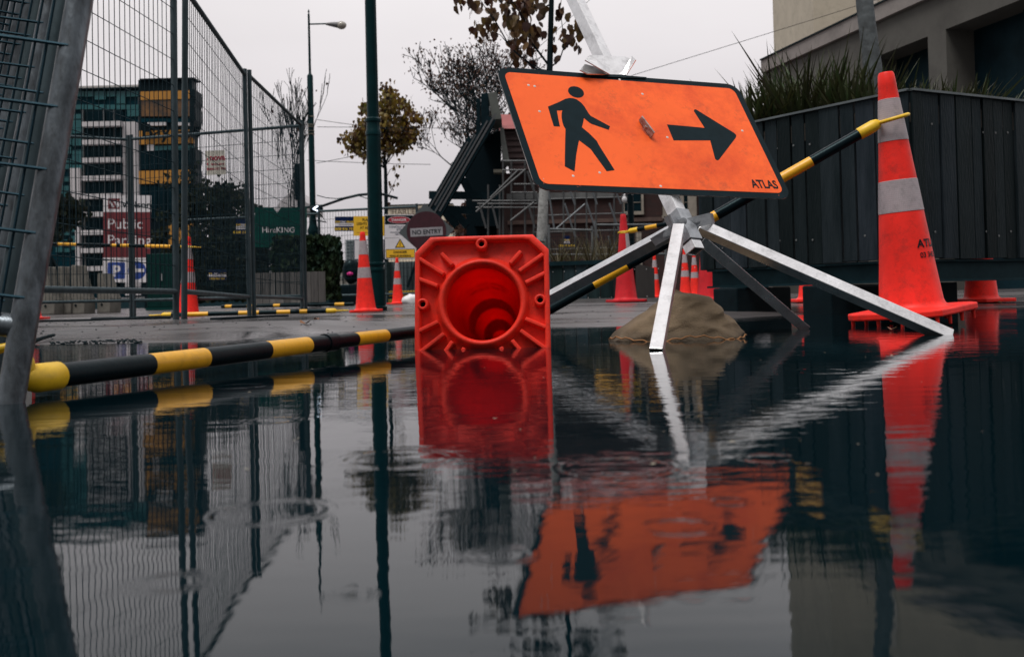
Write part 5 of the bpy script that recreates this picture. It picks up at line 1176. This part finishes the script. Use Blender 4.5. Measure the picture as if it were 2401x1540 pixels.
quadbox([(985, 40), (1080, 20), (1140, 330), (1035, 340)], -1.6, -.2).build('box_head', mat('grey_steel_face', (.085, .095, .085), .6, var=.3, vs=2), gb, smooth=False)
quadbox([(900, 15), (985, 15), (1000, 480), (900, 480)], -1.3, 0).build('column', DST, gb, smooth=False); quadbox([(845, 60), (890, 60), (890, 470), (845, 470)], -1.2, -.8).build('column', DST, gb, smooth=False)
quadbox([(760, 470), (1120, 345), (1130, 1500), (800, 1500)], .0, .8).build('infill', BKP, gb, smooth=False)
quadbox([(1118, 400), (1160, 400), (1230, 800), (1150, 800)], -1.2, -.3).build('leg', mat('grey_steel_leg', (.12, .13, .12), .6, var=.3), gb, smooth=False)
quadbox([(1045, 900), (1180, 900), (1180, 935), (1045, 935)], -1.5, -1.1).build('bracket', mat('drab_board', (.10, .095, .075), .8), gb, smooth=False)
# scaffold
scf = thing('scaffold', 'grey tube scaffolding with raking braces in front of the brick building', 'scaffolding', B6.o); SCM = mat('scaffold_tube', (.062, .066, .068), .5, .3)
def C6b(x, y): return (2100 + x / 2.8) / 1.6727, (700 + y / 2.8) / 1.6727
def s4(x, y, d): return P(*U4(x, y), 11) + Vector((0, d, 0)) - B6.o
for x in (970, 1110, 1150, 1250, 1415, 1520): MB().tube([s4(x, 1000 if x < 1120 else 700, 0), s4(x, 2300, 0)], .026, 6).build('standard', SCM, scf)
for u in (1284, 1321, 1348, 1375, 1397, 1440, 1460): a, b_ = P(u, 445, 11) - B6.o, P(u + 2, 690, 11) - B6.o; MB().tube([a, b_], .024, 6).build('standard', SCM, scf)
for y, x0, x1 in ((720, 1140, 1420), (830, 1140, 1420), (1000, 1280, 1560), (1100, 1250, 1560), (1200, 780, 1650), (1235, 840, 1650), (1280, 820, 1650)): MB().tube([s4(x0, y, -.1), s4(x1, y, -.1)], .024, 6).build('ledger', SCM, scf)
for v in (462, 500, 539, 580): MB().tube([P(1250, v + 6, 11) - B6.o, P(1470, v, 11) - B6.o], .02, 6).build('ledger', SCM, scf)
for x0, y0, x1, y1 in ((1420, 840, 830, 1345), (1330, 850, 1000, 1180), (1440, 860, 1570, 1250), (870, 1260, 950, 1540), (1020, 1260, 1090, 1540), (1450, 1250, 1530, 1540), (1240, 1450, 1520, 1230)): MB().tube([s4(x0, y0, -.4), s4(x1, y1, -.4)], .030, 6).build('raking_brace', SCM, scf)
for x0, y0, x1, y1 in ((380, 140, 435, 290), (320, 270, 440, 650), (625, 150, 678, 285), (560, 260, 690, 650), (810, 270, 945, 640), (890, 165, 940, 280), (145, 135, 210, 570), (800, 630, 865, 860), (545, 280, 220, 560)):
    MB().tube([P(*C6b(x0, y0), 9) - B6.o, P(*C6b(x1, y1), 9) - B6.o], .020, 6).build('raking_brace', mat('pale_tube', (.11, .125, .135), .4, .3), scf)
# shop beyond the cones
B7 = Facade('shop_building', 'distant shop front with orange awning and dark glass behind the row of cones', 'building', 1494, 705, 15)
B7.part('wall', BKP, [(1480, 560, 1700, 705)], 1, 6); B7.part('awning', mat('orange_awning', (.62, .13, .02), .6, var=.2), [(1500, 586, 1600, 606)], -1.2, .9); B7.part('fascia', mat('fascia_white', (.5, .49, .5), .6, var=.15, vs=1.5), [(1496, 606, 1610, 621)], -.6, .9)
rnd = random.Random(14)
for i in range(12):
    u = 1497 + i * 12.5; B7.part('window', GLD, [(u, 624, u + 11, 688)], .7, .95)
shelf = MB(); 
for i in range(46): u = rnd.uniform(1495, 1640); v = rnd.choice((628, 640, 652, 668, 676)) + rnd.uniform(-2, 2); B7.bx(shelf, u, v, u + rnd.uniform(1.5, 4), v + rnd.uniform(3, 9), .45, .68)
shelf.build('window_display', mat('display_white', (.42, .45, .43), .6, island=.5, var=.4), B7.t, smooth=False)
B7.part('kerb_rail', mat('rail_white', (.4, .4, .4), .5), [(1494, 682, 1640, 683.5), (1494, 650, 1640, 650.8)], -.2, -.1)
# right concrete building
def R1(x, y): return 1673.9 + x * .3105, y * .3105
def invm(u): return .0771 + 6.32e-5 * (u - 1800)
def rp(u): q = P(u, hz(u), 1 / invm(u)); return Vector((q.x, q.y, 0))
Ra, Rb = rp(1812), rp(2700); ro = Ra.copy(); rd = (Rb - Ra).normalized(); rn = Vector((rd.y, -rd.x, 0)); rn = rn if rn.dot(CAM - Ra) > 0 else -rn
RB = thing('concrete_building', 'long brown-grey concrete building with deep dark window recesses at right', 'building', ro)
def rs(u):  # distance along the facade seen at column u
    d = P(u, hz(u), 1) - CAM; a = (Ra - CAM); den = d.x * rd.y - d.y * rd.x; k = (a.x * rd.y - a.y * rd.x) / den; q = CAM + d * k; return (Vector((q.x, q.y, 0)) - Ra).dot(rd)
CONC = mat('brown_concrete', (.078, .076, .067), .85, var=.25, vs=.6, bump=.15, bs=20, dirt=.3); CONCL = mat('pale_coping', (.23, .21, .195), .8, var=.25, vs=.8, dirt=.25); RECB = mat('boarded_recess', (.018, .030, .036), .6, var=.7, vs=.9, bump=.1)
def rbox(mb, s0, s1, z0, z1, d0, d1):
    q = []
    for z in (z0, z1):
        for s_, d_ in ((s0, d0), (s1, d0), (s1, d1), (s0, d1)): v = rd * s_ - rn * d_; q.append((v.x, v.y, z))
    return mb.hexa(q)
L = (Rb - Ra).length; s1, s2, s3 = rs(2059), rs(2194), rs(2237)
wl = MB(); rbox(wl, 0, L, 5.95, 6.78, 0, .9); rbox(wl, 0, s1, 0, 5.95, 0, .9); rbox(wl, s2, s3, 0, 5.95, 0, .9); wl.build('wall', CONC, RB, smooth=False)
rbox(MB(), -.1, L, 6.78, 7.16, -.12, 1).build('coping', CONCL, RB, smooth=False); rbox(MB(), -.1, L, 7.16, 7.2, -.16, 1).build('flashing', DKC, RB, smooth=False)
for a, b_ in ((s1, s2), (s3, L)):
    k = rbox(MB(), a, b_, 0, 5.95, .75, .95).build('window_recess', RECB, RB, smooth=False)
    fr = MB(); n_ = max(1, int((b_ - a) / 1.6))
    for i in range(1, n_): x = a + (b_ - a) * i / n_; rbox(fr, x - .05, x + .05, 0, 5.95, .62, .76)
    fr.build('frame', mat('dull_frame', (.03, .035, .037), .6), k, smooth=False)
rbox(MB(), -.2, .0, 0, 7.0, -.02, 6).build('end_wall', CONCL, RB, smooth=False)
BT = Facade('beige_tower', 'plain beige rendered tower rising behind the concrete building', 'tower', 1907, 300, 26)
BT.part('wall', mat('beige_render', (.46, .41, .32), .85, var=.12, vs=.5, dirt=.22), [(1907, -700, 2600, 640)], 0, 9); BT.part('cable_clip', KS, [(2050, 8, 2066, 12)], -.1, .05); BT.part('downpipe', mat('pale_pipe', (.5, .46, .4), .6), [(2042, -160, 2056, 60)], -.15, .0)

# ------------------------------------------------------------------ street furniture in the background
for i, (u, m_, lb) in enumerate(((107, 6.9, 'concrete barrier end nearest the leaning steel tubes'), (146, 7.0, 'second concrete barrier from the leaning tubes, seen end-on'), (178, 7.0, 'tall concrete barrier just left of the parking sign gap'), (239, 7.1, 'concrete barrier overlapping the foot of the parking sign'))):
    q = on_ground(u, m_); h = (.78, .78, .80, .66)[i]
    t = thing('concrete_barrier', lb, 'concrete barrier', q, 'concrete barriers by the parking sign'); t.rotation_euler = (0, 0, R(-8 - i * 2))
    prf = [(-.10, 0), (.15, 0), (.16, .24), (.13, .31), (.0, h), (-.075, h), (-.095, .31)]
    MB().prism(prf, Matrix.Translation((0, 0, 0)) @ XZ, -.30).build('body', mat('drab_concrete', (.135, .128, .11), .85, var=.35, vs=5, bump=.2, bs=30, dirt=.35), t, smooth=False, bevel=.012)
    MB().tube([(0, -.002, .14), (0, -.012, .14)], .02, 10).build('lifting_hole', KS, t)
q = on_ground(345, 8.0); gc = thing('utility_cabinet', 'dark green utility cabinet beside the parking sign', 'cabinet', q)
w_ = 64 * .008; MB().box((0, 0, .05), (w_, .4, 1.06)).build('body', mat('cabinet_green', (.010, .040, .030), .5, var=.3), gc, bevel=.01); MB().box((-.02, -.02, 0), (w_ + .02, .42, .05)).build('plinth', mat('plinth_green', (.012, .06, .045), .5), gc, smooth=False); MB().box((w_ * .5 - .004, -.004, .1), (w_ * .5 + .004, .01, 1.0)).build('door_gap', KS, gc, smooth=False); MB().box((w_ * .54, -.02, .55), (w_ * .58, 0, .68)).build('handle', GALV, gc, smooth=False)
q = on_ground(774, 9.3); ib = thing('water_tank', 'white plastic liquid tank in a wire cage beside the hedge', 'tank', q); w_ = .55; zb = P(790, 688, 9.3).z - q.z; zt_ = P(790, 612, 9.3).z - q.z
MB().box((.03, .03, zb), (w_, .6, zt_)).build('tank', mat('tank_white', (.50, .48, .43), .5, var=.15, trans=.2), ib, bevel=.04)
cg = MB()
for i in range(5): cg.tube([(i * .145, 0, zb - .05), (i * .145, 0, zt_ + .03)], .012, 6)
for i in range(5): z = zb + (zt_ - zb) * i / 4; cg.tube([(0, 0, z), (w_ + .03, 0, z)], .012, 6)
cg.build('cage', GALVD, ib); MB().box((-.02, 0, 0), (w_ + .06, .65, zb - .05)).build('pallet', BKP, ib, smooth=False)
q = P(824, 636, 9.2); bb = MB(); bb.ball((0, 0, 0), .235, 20, 14, (.85, .8, 1.15)); bb.v = [tuple(Vector(v) * (1 + .14 * noise.noise(Vector(v) * 6))) for v in bb.v]
bundle = tag(bb.build('wrapped_bundle', mat('black_polythene', (.010, .012, .013), .3, bump=.5, bs=12), loc=None), 'black polythene wrapped bundle with a pink tag between the tank and the cone', 'bundle'); bundle.location = q
MB().ball((.0, -.2, -.06), .07, 8, 6, (1, .4, .6)).build('pink_tag', mat('hot_pink', (.55, .01, .20), .6), bundle)
pc = MB(); pc.box((-.25, -.2, -.75), (.25, .2, -.30)); pc.build('stillage', BKP, bundle, smooth=False)
q = on_ground(903, 9.0); cf = thing('corrugated_fence', 'blue-grey corrugated steel fence below the warning signs', 'fence', q); mb = MB(); n_ = 60; w_ = (985 - 895) * .009; h = (705 - 606) * .009
for i in range(n_): x0, x1 = w_ * i / n_, w_ * (i + 1) / n_; y0, y1 = .02 * math.sin(i * 1.05), .02 * math.sin((i + 1) * 1.05); mb.hexa([(x0, y0, 0), (x1, y1, 0), (x1, y1 + .003, 0), (x0, y0 + .003, 0), (x0, y0, h), (x1, y1, h), (x1, y1 + .003, h), (x0, y0 + .003, h)])
mb.build('sheet', mat('blue_grey_steel', (.085, .115, .125), .5, .2, var=.3, stretch=(6, 1, 1)), cf, smooth=False); MB().bar((w_ * .6, -.06, .35), (w_ * .85, -.06, h), .05, .05).build('stay', BKP, cf, smooth=False); MB().bar((w_ * .12, -.05, 0), (w_ * .12, -.05, h), .09, .06).build('post', mat('mossy_post', (.04, .035, .03), .8, var=.6, vs=20), cf, smooth=False)
for u0, u1, v0, lb in ((911, 929, 682, 'yellow plastic fence foot left of the small distant cone'), (938, 971, 681, 'yellow plastic fence foot right of the small distant cone')):
    a = P(u0, 712, 8.5); b_ = P(u1, v0, 8.5); o_ = thing('ballast_block', lb, 'fence foot', a, 'yellow plastic fence feet'); W, Hh = b_.x - a.x, b_.z - a.z; YP = mat('yellow_block', (.50, .33, .02), .6, var=.3, vs=10, dirt=.3)
    MB().box((0, 0, 0), (W, .4, Hh * .35)).build('base', YP, o_, bevel=.01); MB().box((0, .05, Hh * .6), (W, .35, Hh)).build('top_block', YP, o_, bevel=.01); MB().box((W * .3, .1, Hh * .35), (W * .7, .3, Hh * .6)).build('core', KS, o_, smooth=False)
q = on_ground(965, 8.1); ws = MB(); ws.ball((0, 0, .06), .16, 20, 12, (1.1, .8, .75)); ws.v = [tuple(Vector(v) * (1 + .22 * noise.noise(Vector(v) * 9))) for v in ws.v]; o_ = ws.build('white_sack', WHITEP); o_.location = q; tag(o_, 'white sack slumped beside the lying cone in the distance', 'sack')
hl = MB(); hx = [-260 + 20 * i for i in range(27)]; hz_ = [4.5 + 2.6 * noise.noise(Vector((x * .03, 0, 0))) + 1.2 * noise.noise(Vector((x * .11, 4, 0))) for x in hx]
for i in range(26): hl.hexa([(hx[i], 330, -1), (hx[i + 1], 330, -1), (hx[i + 1], 380, -1), (hx[i], 380, -1), (hx[i], 330, hz_[i]), (hx[i + 1], 330, hz_[i + 1]), (hx[i + 1], 380, hz_[i + 1] + 2), (hx[i], 380, hz_[i] + 2)])
struct(hl.build('hills', mat('distant_treeline', (.05, .06, .062), .9, var=.4, vs=.1), smooth=False))
# far kerb and rubber edging strips
kb = MB(); pts = [on_ground(u, m_) for u, m_ in ((1285, 4.55), (1400, 4.45), (1520, 4.35), (1640, 4.25))]
for a, b_ in zip(pts, pts[1:]): kb.bar(a + Vector((0, -.1, .012)), b_ + Vector((0, -.1, .012)), .12, .05)
struct(kb.build('kerb', mat('kerb_stone', (.10, .10, .10), .6, var=.4), smooth=False))
for lb, pts in (('flat black rubber strip under the near fence row', ((505, 2.5), (590, 2.6), (660, 2.75))), ('long black rubber strip between the leaning tubes and the first fence post', ((70, 2.9), (240, 2.95), (400, 3.0))), ('black rubber edging beyond the striped ground bar', ((600, 5.4), (700, 5.6), (800, 5.8)))):
    q = [on_ground(u, m_) for u, m_ in pts]; mb = MB()
    for a, b_ in zip(q, q[1:]): mb.bar(a + Vector((0, 0, .006)), b_ + Vector((0, 0, .006)), .10, .014)
    tag(mb.build('rubber_strip', RUBBER, loc=q[0], smooth=False), lb, 'rubber strip', 'rubber edging strips')
hp = [on_ground(215 + 14 * i, 4.1 - .35 * math.sin(i / 15 * math.pi)) + Vector((0, 0, .015)) for i in range(16)]
tag(MB().tube(hp, .012, 6).build('hose', RUBBER, loc=hp[0]), 'black hose curving over the wet ground behind the fence', 'hose')
# debris
fb_ = MB(); rnd = random.Random(31)
for i in range(50):
    u = rnd.uniform(560, 2350); v = 790 + 330 * rnd.random() ** 1.6; q = on_water(u, v); q.z = .0006
    if ground(q.x, q.y) > -.004: continue
    s_ = rnd.uniform(.001, .003); a = rnd.uniform(0, 3.1); fb_.quad(*[q + Vector((math.cos(a + k) * s_ * rnd.uniform(.6, 1.4), math.sin(a + k) * s_ * rnd.uniform(.6, 1.4), rnd.uniform(0, .0012))) for k in (0, 1.6, 3.1, 4.7)])
struct(fb_.build('floating_specks', mat('pale_speck', (.20, .17, .13), .7, island=.6), smooth=False), 'stuff', 'tiny pale specks of debris floating on the puddle', 'debris')
rnd = random.Random(77)
STM = mat('dark_grit', (.020, .020, .021), .6, var=.5, vs=20)
gr = MB()
for i in range(420):
    if i < 170: u = rnd.uniform(115, 330); mm = pl([115, 330], [1.62, 1.62], u) * rnd.uniform(.985, 1.04)
    else: u = rnd.uniform(80, 1450); mm = rnd.uniform(1.75, 3.8)
    q = on_ground(u, mm); s_ = rnd.uniform(.002, .006) if i < 170 else rnd.uniform(.0015, .005)
    if q.z < .0: continue
    k = len(gr.v); gr.ball(q + Vector((0, 0, s_ * .3)), s_, 5, 4, (rnd.uniform(.8, 1.6), rnd.uniform(.8, 1.4), .7))
struct(gr.build('grit', STM), 'stuff', 'loose dark grit scattered over the wet asphalt', 'grit')
tw = [on_ground(72, 1.66) + Vector((0, 0, .006)), on_ground(100, 1.70) + Vector((0, 0, .016)), on_ground(126, 1.76) + Vector((0, 0, .02))]
tag(MB().tube(tw, [.009, .007, .006], 7).build('stick', BARK, loc=tw[0]), 'short dark stick lying on the asphalt by the leaning tubes', 'stick')
FL = mat('fallen_leaf', (.22, .085, .02), .6, var=.3, island=.6, col2=(.12, .05, .015))
for i, (u, v, s_, lb) in enumerate(((716, 752, .05, 'brown fallen leaf on the asphalt under the last fence post'), (742, 748, .03, 'small fallen leaf beside the larger one near the far cone'), (2092, 771, .03, 'pale fallen leaf floating beside the right leg of the sign stand'), (2340, 716, .05, 'dead leaf at the right edge behind the large cone'))):
    d_ = P(u, v, 1) - CAM; zt2 = .006 if u > 1500 else .05
    q = CAM + d_ * ((zt2 - HC) / d_.z); q.z = max(ground(q.x, q.y), 0) + .004
    mb = MB(); k = 0
    for x, y, z in ((0, -.5, .0), (.4, -.4, .25), (.5, 0, .3), (.25, .4, .12), (0, .62, 0), (-.25, .4, .15), (-.5, 0, .4), (-.42, -.42, .1)): mb.v.append((x * s_, y * s_, z * s_))
    mb.v.append((0, 0, .03 * s_))
    for j in range(8): mb._f((8, j, (j + 1) % 8))
    o_ = mb.build('fallen_leaf', FL); o_.location = q; o_.rotation_euler = (0, 0, i * 1.3); tag(o_, lb, 'leaf', 'fallen leaves')
